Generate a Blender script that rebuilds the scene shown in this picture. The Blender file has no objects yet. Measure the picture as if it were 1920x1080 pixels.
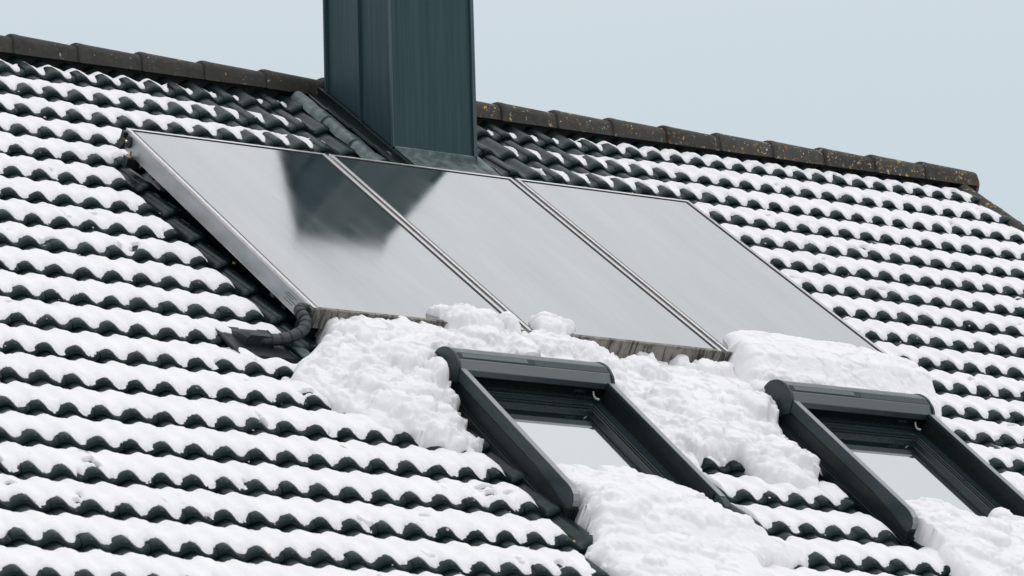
import bpy, bmesh, math, random
import numpy as np
from mathutils import Matrix, Vector

SC = bpy.context.scene
COL = SC.collection
# ------------------------------------------------------------------ frame of the place
GZ = 7.75                              # height of the ridge line above the ground
PITCH = math.radians(35.0)
SP, CP = math.sin(PITCH), math.cos(PITCH)
P = 0.15                               # one roll of a tile
G = 0.3302                             # one course
AMP = 0.0355                           # height of a roll
LIFT = 0.030                           # tilt of a tile over its course
NCOURSE = 23

def RW(u, v, n=0.0):
    """roof coordinates (along the ridge, down the slope, off the roof) -> world"""
    return Vector((u, -CP * v - SP * n, GZ - SP * v + CP * n))

# ------------------------------------------------------------------ camera
cd = bpy.data.cameras.new('camera')
cam = bpy.data.objects.new('camera', cd)
COL.objects.link(cam)
Rm = Matrix(((0.8448710515, -0.0948312213, -0.5264978118),
             (-0.5342187384, -0.2016943839, -0.8209322477),
             (-0.0283415915, 0.9748468881, -0.2210662772)))
cam.matrix_world = Matrix.Translation((-9.029528, -19.151954, GZ - 6.146154)) @ Rm.to_4x4()
cd.sensor_width = 36.0
cd.lens = 7582.2286 / 1920.0 * 36.0
cd.clip_start = 0.5
cd.clip_end = 3000.0
cd.dof.use_dof = True
cd.dof.focus_distance = 21.0
cd.dof.aperture_fstop = 9.0
SC.camera = cam

# ------------------------------------------------------------------ sky and sun
world = bpy.data.worlds.new("World")
SC.world = world
world.use_nodes = True
wn, wl = world.node_tree.nodes, world.node_tree.links
wn.clear()
wout = wn.new('ShaderNodeOutputWorld')
bg_over = wn.new('ShaderNodeBackground')
bg_nish = wn.new('ShaderNodeBackground')
add = wn.new('ShaderNodeAddShader')
sky = wn.new('ShaderNodeTexSky')
sky.sky_type = 'NISHITA'
sky.sun_disc = False
SUN_EL, SUN_AZ = math.radians(52), math.radians(150)
sky.sun_elevation = SUN_EL
sky.sun_rotation = SUN_AZ
sky.dust_density = 4.0
bg_nish.inputs[1].default_value = 0.008
wl.new(sky.outputs[0], bg_nish.inputs[0])
tc = wn.new('ShaderNodeTexCoord')
sep = wn.new('ShaderNodeSeparateXYZ')
wl.new(tc.outputs['Generated'], sep.inputs[0])
ns = wn.new('ShaderNodeTexNoise')
ns.inputs['Scale'].default_value = 1.6
ns.inputs['Detail'].default_value = 3.0
wmap = wn.new('ShaderNodeMapping')
wmap.inputs['Scale'].default_value = (1, 1, 3)
wl.new(tc.outputs['Generated'], wmap.inputs[0])
wl.new(wmap.outputs[0], ns.inputs['Vector'])
mth = wn.new('ShaderNodeMath'); mth.operation = 'MULTIPLY_ADD'
mth.inputs[1].default_value = 0.13
wl.new(ns.outputs[0], mth.inputs[0])
wl.new(sep.outputs[2], mth.inputs[2])
rp = wn.new('ShaderNodeValToRGB')
cr = rp.color_ramp
cr.elements[0].position = 0.0; cr.elements[0].color = (0.50, 0.53, 0.55, 1)
cr.elements[1].position = 1.0; cr.elements[1].color = (1.42, 1.43, 1.45, 1)
for pos, c in ((0.22, (0.63, 0.70, 0.74, 1)), (0.30, (0.575, 0.665, 0.71, 1)), (0.38, (0.62, 0.69, 0.74, 1)), (0.5, (0.72, 0.765, 0.80, 1)), (0.72, (0.92, 0.94, 0.965, 1)), (0.86, (1.12, 1.13, 1.15, 1))):
    e = cr.elements.new(pos); e.color = c
wl.new(mth.outputs[0], rp.inputs[0])
wl.new(rp.outputs[0], bg_over.inputs[0])
bg_over.inputs[1].default_value = 1.0
wl.new(bg_over.outputs[0], add.inputs[0])
wl.new(bg_nish.outputs[0], add.inputs[1])
wl.new(add.outputs[0], wout.inputs[0])

sd = bpy.data.lights.new('sun', 'SUN')
sd.energy = 0.5
sd.angle = math.radians(25)
sd.color = (1.0, 0.955, 0.92)
sun = bpy.data.objects.new('sun', sd)
COL.objects.link(sun)
sdir = Vector((math.sin(SUN_AZ) * math.cos(SUN_EL), math.cos(SUN_AZ) * math.cos(SUN_EL), math.sin(SUN_EL)))
sun.rotation_euler = sdir.to_track_quat('Z', 'Y').to_euler()
sun.location = (0, 0, 30)

SC.view_settings.view_transform = 'Standard'
SC.view_settings.look = 'None'
SC.view_settings.exposure = 0.0
SC.view_settings.gamma = 1.0
SC.view_settings.use_curve_mapping = False
SC.cycles.use_denoising = True
SC.cycles.max_bounces = 6
SC.cycles.diffuse_bounces = 4
SC.cycles.glossy_bounces = 3
SC.cycles.sample_clamp_indirect = 4.0

# ------------------------------------------------------------------ materials
def new_mat(name):
    m = bpy.data.materials.new(name); m.use_nodes = True
    nt = m.node_tree
    return m, nt, nt.nodes['Principled BSDF']

def N(nt, typ, **kw):
    n = nt.nodes.new(typ)
    for k, v in kw.items():
        if k in n.inputs: n.inputs[k].default_value = v
        else: setattr(n, k, v)
    return n

def pos_vec(nt, scale=(1, 1, 1)):
    g = nt.nodes.new('ShaderNodeNewGeometry')
    m = nt.nodes.new('ShaderNodeMapping')
    m.inputs['Rotation'].default_value = (-PITCH, 0, 0)
    nt.links.new(g.outputs['Position'], m.inputs[0])
    if scale == (1, 1, 1): return m.outputs[0]
    m2 = nt.nodes.new('ShaderNodeMapping')
    m2.inputs['Scale'].default_value = scale
    nt.links.new(m.outputs[0], m2.inputs[0])
    return m2.outputs[0]

def ramp(nt, fac, stops):
    r = nt.nodes.new('ShaderNodeValToRGB')
    els = r.color_ramp.elements
    els[0].position, els[0].color = stops[0][0], stops[0][1]
    els[1].position, els[1].color = stops[-1][0], stops[-1][1]
    for p, c in stops[1:-1]:
        e = els.new(p); e.color = c
    nt.links.new(fac, r.inputs[0])
    return r.outputs[0]

def mix(nt, fac, a, b, blend='MIX'):
    m = nt.nodes.new('ShaderNodeMix'); m.data_type = 'RGBA'; m.blend_type = blend
    for sock, v in ((m.inputs[0], fac), (m.inputs[6], a), (m.inputs[7], b)):
        if hasattr(v, 'links'): nt.links.new(v, sock)
        elif isinstance(v, (int, float)): sock.default_value = v
        else: sock.default_value = v
    return m.outputs[2]

def noise(nt, vec, scale, detail=3.0, rough=0.55):
    n = nt.nodes.new('ShaderNodeTexNoise')
    n.inputs['Scale'].default_value = scale
    n.inputs['Detail'].default_value = detail
    n.inputs['Roughness'].default_value = rough
    nt.links.new(vec, n.inputs['Vector'])
    return n.outputs[0]

def g1(v): return (v, v, v, 1)
def bump(nt, bsdf, h, strength=0.3, dist=0.002):
    b = nt.nodes.new('ShaderNodeBump')
    b.inputs['Strength'].default_value = strength
    b.inputs['Distance'].default_value = dist
    nt.links.new(h, b.inputs['Height'])
    nt.links.new(b.outputs[0], bsdf.inputs['Normal'])

# snow
M_SNOW, nt, b = new_mat('snow')
v = pos_vec(nt)
n1 = noise(nt, v, 9.0, 4.0)
b.inputs['Roughness'].default_value = 0.75
b.inputs['Specular IOR Level'].default_value = 0.2
nt.links.new(ramp(nt, n1, [(0.3, (0.765, 0.755, 0.77, 1)), (0.7, (0.825, 0.81, 0.82, 1))]), b.inputs['Base Color'])
fine = noise(nt, v, 260.0, 2.0, 0.7)
med = noise(nt, v, 55.0, 3.0, 0.6)
mm = N(nt, 'ShaderNodeMath', operation='MULTIPLY_ADD'); mm.inputs[1].default_value = 0.35
nt.links.new(fine, mm.inputs[0]); nt.links.new(med, mm.inputs[2])
bump(nt, b, mm.outputs[0], 0.35, 0.004)

# tiles: dark satin concrete, weathered, a few lichens
def tile_mat(name, base_a, base_b, rough, lichen, brown):
    m, nt, b = new_mat(name)
    v = pos_vec(nt)
    n1 = noise(nt, v, 7.0, 5.0)
    col = ramp(nt, n1, [(0.3, base_a), (0.75, base_b)])
    grain = noise(nt, v, 190.0, 2.0)
    col = mix(nt, ramp(nt, grain, [(0.45, g1(0.0)), (0.72, g1(0.35))]), col, brown)
    patch = noise(nt, v, 16.0, 4.0, 0.7)
    col = mix(nt, ramp(nt, patch, [(0.60, g1(0.0)), (0.78, g1(0.55))]), col, brown)
    for sc, colr, thr, off in lichen:
        mp = nt.nodes.new('ShaderNodeMapping'); mp.inputs['Location'].default_value = off
        nt.links.new(v, mp.inputs[0])
        wob = noise(nt, mp.outputs[0], sc * 3.0, 3.0, 0.7)
        big = noise(nt, mp.outputs[0], sc, 3.0, 0.75)
        s = N(nt, 'ShaderNodeMath', operation='MULTIPLY'); nt.links.new(wob, s.inputs[0]); nt.links.new(big, s.inputs[1])
        if rough > 0.5:
            gx = nt.nodes.new('ShaderNodeSeparateXYZ'); nt.links.new(v, gx.inputs[0])
            ad = N(nt, 'ShaderNodeMath', operation='MULTIPLY_ADD'); ad.inputs[1].default_value = 0.0085
            nt.links.new(gx.outputs[0], ad.inputs[0]); nt.links.new(s.outputs[0], ad.inputs[2]); s = ad
        mask = ramp(nt, s.outputs[0], [(thr, g1(0.0)), (thr + 0.02, g1(0.9))])
        col = mix(nt, mask, col, colr)
    oi = nt.nodes.new('ShaderNodeObjectInfo')
    col = mix(nt, 1.0, col, ramp(nt, oi.outputs['Random'], [(0.0, g1(0.72)), (1.0, g1(1.25))]), 'MULTIPLY')
    nt.links.new(col, b.inputs['Base Color'])
    if rough < 0.5: b.inputs['Specular IOR Level'].default_value = 0.19
    b.inputs['Specular Tint'].default_value = (0.72, 0.95, 1.0, 1) if rough < 0.5 else (1, 1, 1, 1)
    rr = noise(nt, v, 30.0, 4.0)
    nt.links.new(ramp(nt, rr, [(0.3, g1(rough - 0.07)), (0.75, g1(rough + 0.14))]), b.inputs['Roughness'])
    bump(nt, b, grain, 0.12 if rough < 0.5 else 0.4, 0.001)
    return m
M_TILE = tile_mat('tile_glaze', (0.0048, 0.0105, 0.0118, 1), (0.0085, 0.0170, 0.0185, 1), 0.27,
                  [(60.0, (0.26, 0.14, 0.045, 1), 0.475, (3, 1, 0)), (95.0, (0.55, 0.50, 0.42, 1), 0.50, (9, 4, 2))], (0.018, 0.0165, 0.014, 1))
M_RIDGE = tile_mat('ridge_tile_concrete', (0.024, 0.0235, 0.020, 1), (0.046, 0.042, 0.034, 1), 0.78,
                   [(22.0, (0.30, 0.13, 0.035, 1), 0.385, (3, 1, 0)), (13.0, (0.42, 0.29, 0.06, 1), 0.40, (7, 5, 0)), (17.0, (0.47, 0.43, 0.36, 1), 0.395, (1, 8, 2))], (0.024, 0.023, 0.022, 1))

# sheet metals
def metal_mat(name, ca, cb, metallic, rough, vscale=(40, 40, 1.2), sc=3.0, bumps=0.05, world_axis=True):
    m, nt, b = new_mat(name)
    if world_axis:
        g = nt.nodes.new('ShaderNodeNewGeometry'); mp = nt.nodes.new('ShaderNodeMapping')
        mp.inputs['Scale'].default_value = vscale; nt.links.new(g.outputs['Position'], mp.inputs[0]); v = mp.outputs[0]
    else:
        v = pos_vec(nt, vscale)
    a = noise(nt, v, sc, 4.0, 0.6)
    nt.links.new(ramp(nt, a, [(0.3, ca), (0.7, cb)]), b.inputs['Base Color'])
    b.inputs['Metallic'].default_value = metallic
    w = noise(nt, v, sc * 0.6, 3.0)
    nt.links.new(ramp(nt, w, [(0.3, g1(rough - 0.06)), (0.7, g1(rough + 0.08))]), b.inputs['Roughness'])
    if bumps: bump(nt, b, a, bumps, 0.003)
    return m
M_CHIM = metal_mat('chimney_sheet_metal', (0.016, 0.041, 0.047, 1), (0.030, 0.064, 0.068, 1), 0.0, 0.5, (30, 30, 0.8), 1.6, 0.06)
M_CHIM.node_tree.nodes['Principled BSDF'].inputs['IOR'].default_value = 1.30
M_SEAM = metal_mat('chimney_seam_metal', (0.034, 0.064, 0.072, 1), (0.052, 0.088, 0.094, 1), 0.2, 0.42, (10, 10, 2), 2.0, 0.03)
M_LEAD = metal_mat('lead_flashing', (0.030, 0.050, 0.053, 1), (0.15, 0.19, 0.19, 1), 0.3, 0.45, (1, 1, 1), 20.0, 0.4, False)
M_ALU = metal_mat('bright_aluminium', (0.62, 0.61, 0.61, 1), (0.76, 0.735, 0.735, 1), 0.9, 0.34, (1, 1, 1), 30.0, 0.0, False)
M_SIDE = metal_mat('casing_aluminium', (0.36, 0.39, 0.40, 1), (0.58, 0.59, 0.60, 1), 0.75, 0.40, (1.0, 0.35, 1), 7.0, 0.05, False)
M_FRAME = metal_mat('window_cladding', (0.0125, 0.026, 0.031, 1), (0.017, 0.033, 0.038, 1), 0.0, 0.30, (1, 1, 1), 40.0, 0.0, False)
M_FRAME.node_tree.nodes['Principled BSDF'].inputs['IOR'].default_value = 1.38
M_HOOD = metal_mat('hood_cladding', (0.018, 0.032, 0.037, 1), (0.023, 0.038, 0.043, 1), 0.0, 0.34, (1, 1, 1), 40.0, 0.0, False)
M_HOOD.node_tree.nodes['Principled BSDF'].inputs['IOR'].default_value = 1.75
M_TOP2 = metal_mat('strip_metal', (0.06, 0.088, 0.096, 1), (0.07, 0.10, 0.108, 1), 0.3, 0.34, (1, 1, 1), 30.0, 0.0, False)
M_SHEEN = metal_mat('rail_top_sheen', (0.24, 0.25, 0.26, 1), (0.28, 0.29, 0.30, 1), 0.7, 0.34, (1, 1, 1), 30.0, 0.0, False)  # paler tone stands in for grazing light on the rail tops
M_FRAMED = metal_mat('window_frame_dark', (0.0075, 0.0115, 0.0125, 1), (0.011, 0.016, 0.017, 1), 0.0, 0.42, (1, 1, 1), 20.0, 0.0, False)
M_FRAMED.node_tree.nodes['Principled BSDF'].inputs['IOR'].default_value = 1.36
M_RIB = metal_mat('sash_profile', (0.014, 0.022, 0.025, 1), (0.018, 0.027, 0.030, 1), 0.1, 0.28, (1, 1, 1), 20.0, 0.0, False)

M_BLACK, nt, b = new_mat('black_rubber')
b.inputs['Base Color'].default_value = (0.010, 0.012, 0.013, 1); b.inputs['Roughness'].default_value = 0.55
M_FOAM, nt, b = new_mat('pipe_insulation')
b.inputs['Base Color'].default_value = (0.020, 0.027, 0.029, 1); b.inputs['Roughness'].default_value = 0.5
v = pos_vec(nt); bump(nt, b, noise(nt, v, 120.0, 3.0), 0.4, 0.003)
M_WHITE, nt, b = new_mat('white_plastic')
b.inputs['Base Color'].default_value = (0.50, 0.51, 0.51, 1); b.inputs['Roughness'].default_value = 0.5
M_BRASS, nt, b = new_mat('bolt_metal')
b.inputs['Base Color'].default_value = (0.62, 0.52, 0.42, 1); b.inputs['Metallic'].default_value = 1.0; b.inputs['Roughness'].default_value = 0.3

# weathered front edge of the collectors: grime running down the metal
M_GRIME, nt, b = new_mat('weathered_front_plate')
v = pos_vec(nt, (1.0, 1.0, 0.10))
st = noise(nt, v, 62.0, 5.0, 0.75)
v2 = pos_vec(nt)
pt = noise(nt, v2, 9.0, 3.0)
sm = N(nt, 'ShaderNodeMath', operation='MULTIPLY_ADD'); sm.inputs[1].default_value = 0.45
nt.links.new(pt, sm.inputs[0]); nt.links.new(st, sm.inputs[2])
col = ramp(nt, sm.outputs[0], [(0.50, (0.27, 0.25, 0.225, 1)), (0.72, (0.20, 0.185, 0.165, 1)), (0.80, (0.07, 0.066, 0.058, 1)), (0.90, (0.022, 0.021, 0.019, 1))])
nt.links.new(col, b.inputs['Base Color']); b.inputs['Roughness'].default_value = 0.75
bump(nt, b, st, 0.4, 0.002)

def glass_mat(name, base, rough, ior, coat, streak, mirror):
    m, nt, b = new_mat(name)
    b.inputs['Base Color'].default_value = base
    b.inputs['IOR'].default_value = ior
    b.inputs['Specular IOR Level'].default_value = 0.5
    b.inputs['Coat Weight'].default_value = coat
    b.inputs['Coat IOR'].default_value = 1.7
    gl = nt.nodes.new('ShaderNodeBsdfGlossy'); gl.inputs['Color'].default_value = (0.93, 0.975, 1.0, 1)
    ms = nt.nodes.new('ShaderNodeMixShader'); ms.inputs[0].default_value = mirror
    out = nt.nodes['Material Output']
    nt.links.new(b.outputs[0], ms.inputs[1]); nt.links.new(gl.outputs[0], ms.inputs[2]); nt.links.new(ms.outputs[0], out.inputs[0])
    film = noise(nt, pos_vec(nt, (1.6, 0.22, 1.0)), 2.6, 5.0, 0.65)
    fr_ = nt.nodes.new('ShaderNodeMapRange'); fr_.inputs[1].default_value = 0.3; fr_.inputs[2].default_value = 0.7; fr_.inputs[3].default_value = mirror - streak; fr_.inputs[4].default_value = mirror + streak
    nt.links.new(film, fr_.inputs[0]); nt.links.new(fr_.outputs[0], ms.inputs[0])
    v = pos_vec(nt, (1.0, 0.25, 1.0))
    w = noise(nt, v, 5.0, 5.0, 0.6)
    r = ramp(nt, w, [(0.3, g1(rough * 0.7)), (0.7, g1(rough * 1.5))])
    nt.links.new(r, b.inputs['Roughness']); nt.links.new(r, b.inputs['Coat Roughness']); nt.links.new(r, gl.inputs['Roughness'])
    if streak:
        fine = noise(nt, pos_vec(nt, (6, 60, 1)), 3.0, 4.0, 0.6)
        bp = nt.nodes.new('ShaderNodeBump'); bp.inputs['Strength'].default_value = streak; bp.inputs['Distance'].default_value = 0.001
        nt.links.new(fine, bp.inputs['Height'])
        nt.links.new(bp.outputs[0], b.inputs['Normal']); nt.links.new(bp.outputs[0], b.inputs['Coat Normal']); nt.links.new(bp.outputs[0], gl.inputs['Normal'])
    return m
M_GLASS = glass_mat('collector_glass', (0.012, 0.020, 0.023, 1), 0.085, 1.9, 1.0, 0.05, 0.20)
M_PANE = glass_mat('window_glass', (0.012, 0.022, 0.023, 1), 0.03, 1.9, 1.0, 0.0, 0.45)

M_PLASTER, nt, b = new_mat('render_plaster')
v = pos_vec(nt); n1 = noise(nt, v, 3.0, 5.0)
nt.links.new(ramp(nt, n1, [(0.3, (0.52, 0.50, 0.46, 1)), (0.7, (0.60, 0.58, 0.54, 1))]), b.inputs['Base Color'])
b.inputs['Roughness'].default_value = 0.9
M_WOOD, nt, b = new_mat('dark_timber')
v = pos_vec(nt, (1, 12, 12)); n1 = noise(nt, v, 3.0, 4.0)
nt.links.new(ramp(nt, n1, [(0.3, (0.05, 0.035, 0.025, 1)), (0.7, (0.09, 0.065, 0.045, 1))]), b.inputs['Base Color'])
M_UNDER, nt, b = new_mat('roof_underlay')
b.inputs['Base Color'].default_value = (0.012, 0.013, 0.014, 1); b.inputs['Roughness'].default_value = 0.9
M_GROUND, nt, b = new_mat('snowy_ground')
v = pos_vec(nt); n1 = noise(nt, v, 0.35, 6.0, 0.6)
nt.links.new(ramp(nt, n1, [(0.35, (0.10, 0.10, 0.07, 1)), (0.5, (0.78, 0.78, 0.80, 1)), (0.8, (0.86, 0.86, 0.88, 1))]), b.inputs['Base Color'])
b.inputs['Roughness'].default_value = 0.85

# ------------------------------------------------------------------ object helpers
def empty(name, loc, rot=(0, 0, 0), parent=None):
    o = bpy.data.objects.new(name, None)
    o.empty_display_size = 0.2
    COL.objects.link(o)
    if parent: o.parent = parent
    o.location = loc
    o.rotation_euler = rot
    return o

def tag(o, label=None, cat=None, group=None, kind=None):
    if label: o['label'] = label
    if cat: o['category'] = cat
    if group: o['group'] = group
    if kind: o['kind'] = kind
    return o

def link(name, mesh, mat, parent=None, loc=(0, 0, 0), rot=(0, 0, 0)):
    if mat and not mesh.materials: mesh.materials.append(mat)
    o = bpy.data.objects.new(name, mesh)
    COL.objects.link(o)
    if parent: o.parent = parent
    o.location = loc
    o.rotation_euler = rot
    return o

def from_bm(name, bm, smooth=False, angle=None):
    me = bpy.data.meshes.new(name)
    bmesh.ops.recalc_face_normals(bm, faces=bm.faces[:])
    if smooth:
        for f in bm.faces: f.smooth = True
        if angle is not None:
            for e in bm.edges:
                if len(e.link_faces) == 2 and e.calc_face_angle(0) > math.radians(angle): e.smooth = False
    bm.to_mesh(me); bm.free()
    return me

def box(bm, u0, u1, v0, v1, n0, n1, bev=0.0, tilt=0.0):
    """box in roof axes; local mesh axes are x=u, y=-v, z=n"""
    r = bmesh.ops.create_cube(bm, size=1.0)
    vs = r['verts']
    for q in vs:
        q.co = Vector(((u0 + u1) / 2 + q.co.x * (u1 - u0), -((v0 + v1) / 2) - q.co.y * (v1 - v0), (n0 + n1) / 2 + q.co.z * (n1 - n0)))
    if bev:
        es = list({e for q in vs for e in q.link_edges})
        bmesh.ops.bevel(bm, geom=es, offset=bev, segments=2, affect='EDGES', profile=0.5)
    return vs

def wbox(bm, x0, x1, y0, y1, z0, z1, bev=0.0):
    r = bmesh.ops.create_cube(bm, size=1.0)
    vs = r['verts']
    for q in vs:
        q.co = Vector(((x0 + x1) / 2 + q.co.x * (x1 - x0), (y0 + y1) / 2 + q.co.y * (y1 - y0), (z0 + z1) / 2 + q.co.z * (z1 - z0)))
    if bev:
        es = list({e for q in vs for e in q.link_edges})
        bmesh.ops.bevel(bm, geom=es, offset=bev, segments=2, affect='EDGES', profile=0.5)

def prism(bm, prof, u0, u1):
    """closed profile of (v, n) extruded along u"""
    a = [bm.verts.new((u0, -p[0], p[1])) for p in prof]
    c = [bm.verts.new((u1, -p[0], p[1])) for p in prof]
    k = len(prof)
    for i in range(k):
        bm.faces.new((a[i], a[(i + 1) % k], c[(i + 1) % k], c[i]))
    bm.faces.new(a[::-1]); bm.faces.new(c)

def tube(bm, pts, rad, seg=12, cap=True):
    pts = [Vector(p) for p in pts]
    rings = []
    up = Vector((0.2, 0.3, 1)).normalized()
    for i, p in enumerate(pts):
        t = (pts[min(i + 1, len(pts) - 1)] - pts[max(i - 1, 0)]).normalized()
        x = t.cross(up).normalized(); y = t.cross(x).normalized()
        r = rad[i] if isinstance(rad, (list, tuple)) else rad
        rings.append([bm.verts.new(p + (x * math.cos(2 * math.pi * k / seg) + y * math.sin(2 * math.pi * k / seg)) * r) for k in range(seg)])
    for a, c in zip(rings, rings[1:]):
        for k in range(seg):
            bm.faces.new((a[k], a[(k + 1) % seg], c[(k + 1) % seg], c[k]))
    if cap:
        bm.faces.new(rings[0][::-1]); bm.faces.new(rings[-1])

def spline(pts, n):
    """Catmull-Rom through pts"""
    out = []
    P_ = [pts[0]] + list(pts) + [pts[-1]]
    for i in range(1, len(P_) - 2):
        a, b_, c, d = (Vector(P_[i - 1]), Vector(P_[i]), Vector(P_[i + 1]), Vector(P_[i + 2]))
        for k in range(n):
            t = k / n
            out.append(0.5 * ((2 * b_) + (c - a) * t + (2 * a - 5 * b_ + 4 * c - d) * t * t + (3 * b_ - a - 3 * c + d) * t ** 3))
    out.append(Vector(pts[-1]))
    return out

ROOFROT = (PITCH, 0, 0)
rng = np.random.RandomState(7)
random.seed(11)

# ------------------------------------------------------------------ numpy noise
def vnoise(x, y, seed=0):
    xi = np.floor(x).astype(np.int64); yi = np.floor(y).astype(np.int64)
    xf = x - xi; yf = y - yi
    def h(a, c):
        q = (a * 374761393 + c * 668265263 + seed * 1442695041) & 0xffffffff
        q = ((q ^ (q >> 13)) * 1274126177) & 0xffffffff
        q = q ^ (q >> 16)
        return (q & 0xffff) / 65535.0
    sx = xf * xf * xf * (xf * (xf * 6 - 15) + 10); sy = yf * yf * yf * (yf * (yf * 6 - 15) + 10)
    a = h(xi, yi) * (1 - sx) + h(xi + 1, yi) * sx
    c = h(xi, yi + 1) * (1 - sx) + h(xi + 1, yi + 1) * sx
    return (a * (1 - sy) + c * sy) * 2 - 1

def fbm(x, y, octs=4, seed=0, gain=0.5):
    s = 0; a = 1; t = 0
    for o in range(octs):
        s = s + a * vnoise(x, y, seed + o * 17); t += a
        x = x * 2.03 + 5.1; y = y * 2.03 + 3.7; a *= gain
    return s / t

def sstep(x, a, c):
    t = np.clip((x - a) / (c - a), 0, 1)
    return t * t * (3 - 2 * t)

def tile_n(u, v):
    d = np.ceil(v / G - 1e-6) * G - v
    return AMP * (0.5 - 0.5 * np.cos(2 * np.pi * u / P)) - LIFT * d / G

# ------------------------------------------------------------------ ground
gm = bmesh.new()
bmesh.ops.create_grid(gm, x_segments=2, y_segments=2, size=900)
tag(link('ground', from_bm('ground', gm), M_GROUND), kind='structure')

# ------------------------------------------------------------------ the house
HU0, HU1 = -9.0, 6.5                    # roof from left gable to right gable
VE = NCOURSE * G
house = empty('house', (-1.2, 0, 0))
tag(house, 'house with dark wavy roof tiles, teal metal chimney and two roof windows', 'house')
def hl(p): return Vector(p) - house.location

# walls
zE = (RW(0, VE - 0.5, 0)).z - 0.12
yE = -CP * (VE - 0.5)
bm = bmesh.new()
wbox(bm, HU0 + 0.35, HU1 - 0.25, yE + 0.05, -yE - 0.05, 0.0, zE)
link('wall', from_bm('wall', bm), M_PLASTER, house, hl((0, 0, 0)))
bm = bmesh.new()
for x0, x1 in ((HU0 + 0.35, HU0 + 0.6), (HU1 - 0.5, HU1 - 0.25)):
    pr = [(yE + 0.05, zE + 0.002), (-yE - 0.05, zE + 0.002), (0.0, GZ - 0.22)]
    a = [bm.verts.new((x0, p[0], p[1])) for p in pr]; c = [bm.verts.new((x1, p[0], p[1])) for p in pr]
    for i in range(3): bm.faces.new((a[i], a[(i + 1) % 3], c[(i + 1) % 3], c[i]))
    bm.faces.new(a[::-1]); bm.faces.new(c)
link('gable_wall', from_bm('gable_wall', bm), M_PLASTER, house, hl((0, 0, 0)))
# roof body: underlay slab of both slopes
bm = bmesh.new()
box(bm, HU0, HU1 - 0.02, 0.02, VE - 0.05, -0.16, -0.062)
roof = link('roof', from_bm('roof', bm), M_UNDER, house, hl(RW(0, 0, 0)), ROOFROT)
bm = bmesh.new()
# back slope as one wavy tiled sheet, never seen by this view
nx = 62 * 4; ny = NCOURSE
rows = []
for j in range(ny):
    for (dv, dn) in ((0.0, -LIFT), (1.0, 0.0)):
        rows.append([bm.verts.new((HU0 + (HU1 - HU0) * i / nx, CP * (j + dv) * G - SP * (AMP * (0.5 - 0.5 * math.cos(2 * math.pi * (HU0 + (HU1 - HU0) * i / nx) / P)) + dn) * -1,
                                   -SP * (j + dv) * G + CP * (AMP * (0.5 - 0.5 * math.cos(2 * math.pi * (HU0 + (HU1 - HU0) * i / nx) / P)) + dn))) for i in range(nx + 1)])
for a, c in zip(rows, rows[1:]):
    for i in range(nx): bm.faces.new((a[i], a[i + 1], c[i + 1], c[i]))
link('rear_roof_slope', from_bm('rear_roof_slope', bm, True), M_TILE, house, hl((0, 0, GZ)))
bm = bmesh.new()
wbox(bm, HU0 - 0.02, HU1 + 0.02, yE - 0.50, yE - 0.47, zE - 0.42, zE - 0.18)
link('fascia_board', from_bm('fascia_board', bm), M_WOOD, house, hl((0, 0, 0)))

# one tile: two rolls wide
def make_tile_mesh(full=True):
    seg = 24
    W = 2 * P
    u0 = 0.036
    prof = [(-G - 0.07, -LIFT * (G + 0.07) / G), (-0.045, -LIFT * 0.045 / G + 0.001), (-0.026, -0.0015), (-0.013, -0.0040), (-0.004, -0.0085), (0.0, -0.014), (0.0, -0.028), (-0.04, -0.031)]
    bm = bmesh.new()
    grid = []
    for dv, dn in prof:
        r = []
        for i in range(seg + 1):
            u = u0 + 0.0015 + (W - 0.003) * i / seg
            n = AMP * (0.5 - 0.5 * math.cos(2 * math.pi * u / P)) + dn
            r.append(bm.verts.new((u, -dv, n)))
        grid.append(r)
    for a, c in zip(grid, grid[1:]):
        for i in range(seg): bm.faces.new((a[i], a[i + 1], c[i + 1], c[i]))
    # side edges
    for s in (0, seg):
        for a, c in zip(grid[:4], grid[1:5]):
            q1 = bm.verts.new(a[s].co + Vector((0, 0, -0.016))); q2 = bm.verts.new(c[s].co + Vector((0, 0, -0.016)))
            bm.faces.new((a[s], c[s], q2, q1))
    me = from_bm('roof_tile', bm, True, 62)
    me.materials.append(M_TILE)
    return me
tile_me = make_tile_mesh()
# which tiles the photograph shows largest
CAMP = cam.matrix_world.inverted()
FPX = 7582.2286
def proj(u, v, n=0.0):
    q = CAMP @ RW(u, v, n)
    return 960 + FPX * q.x / -q.z, 540 - FPX * q.y / -q.z, -q.z
W1 = (0.50, 1.37, 4.32, 5.66)
W2 = (2.39, 3.27, 4.32, 5.66)
def hidden(u, v):
    for a, b_, c, d in (W1, W2):
        if u > a + 0.08 and u + 0.3 < b_ + 0.03 and v - G > c and v < d: return True
    if 1.96 < u and u + 0.3 < 2.47 and 0.4 < v < 0.95: return True
    return False
cands = []
i0 = int(math.floor(HU0 / (2 * P))); i1 = int(round((HU1) / (2 * P)))
for r in range(1, NCOURSE + 1):
    for i in range(i0, i1):
        u, vv = i * 2 * P + 0.036 - 0.036, r * G
        if hidden(u, vv): continue
        if u < HU0 - 0.2: continue
        x, y, dist = proj(u + P, vv - G / 2)
        vis = (-40 < x < 1960 and -20 < y < 1110)
        under = (0.10 < u and u + 0.3 < 3.5 and 1.75 < vv - G and vv < 3.8)
        cands.append((0 if (vis and not under) else 1, dist, u, vv))
cands.sort()
rest = []
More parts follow.
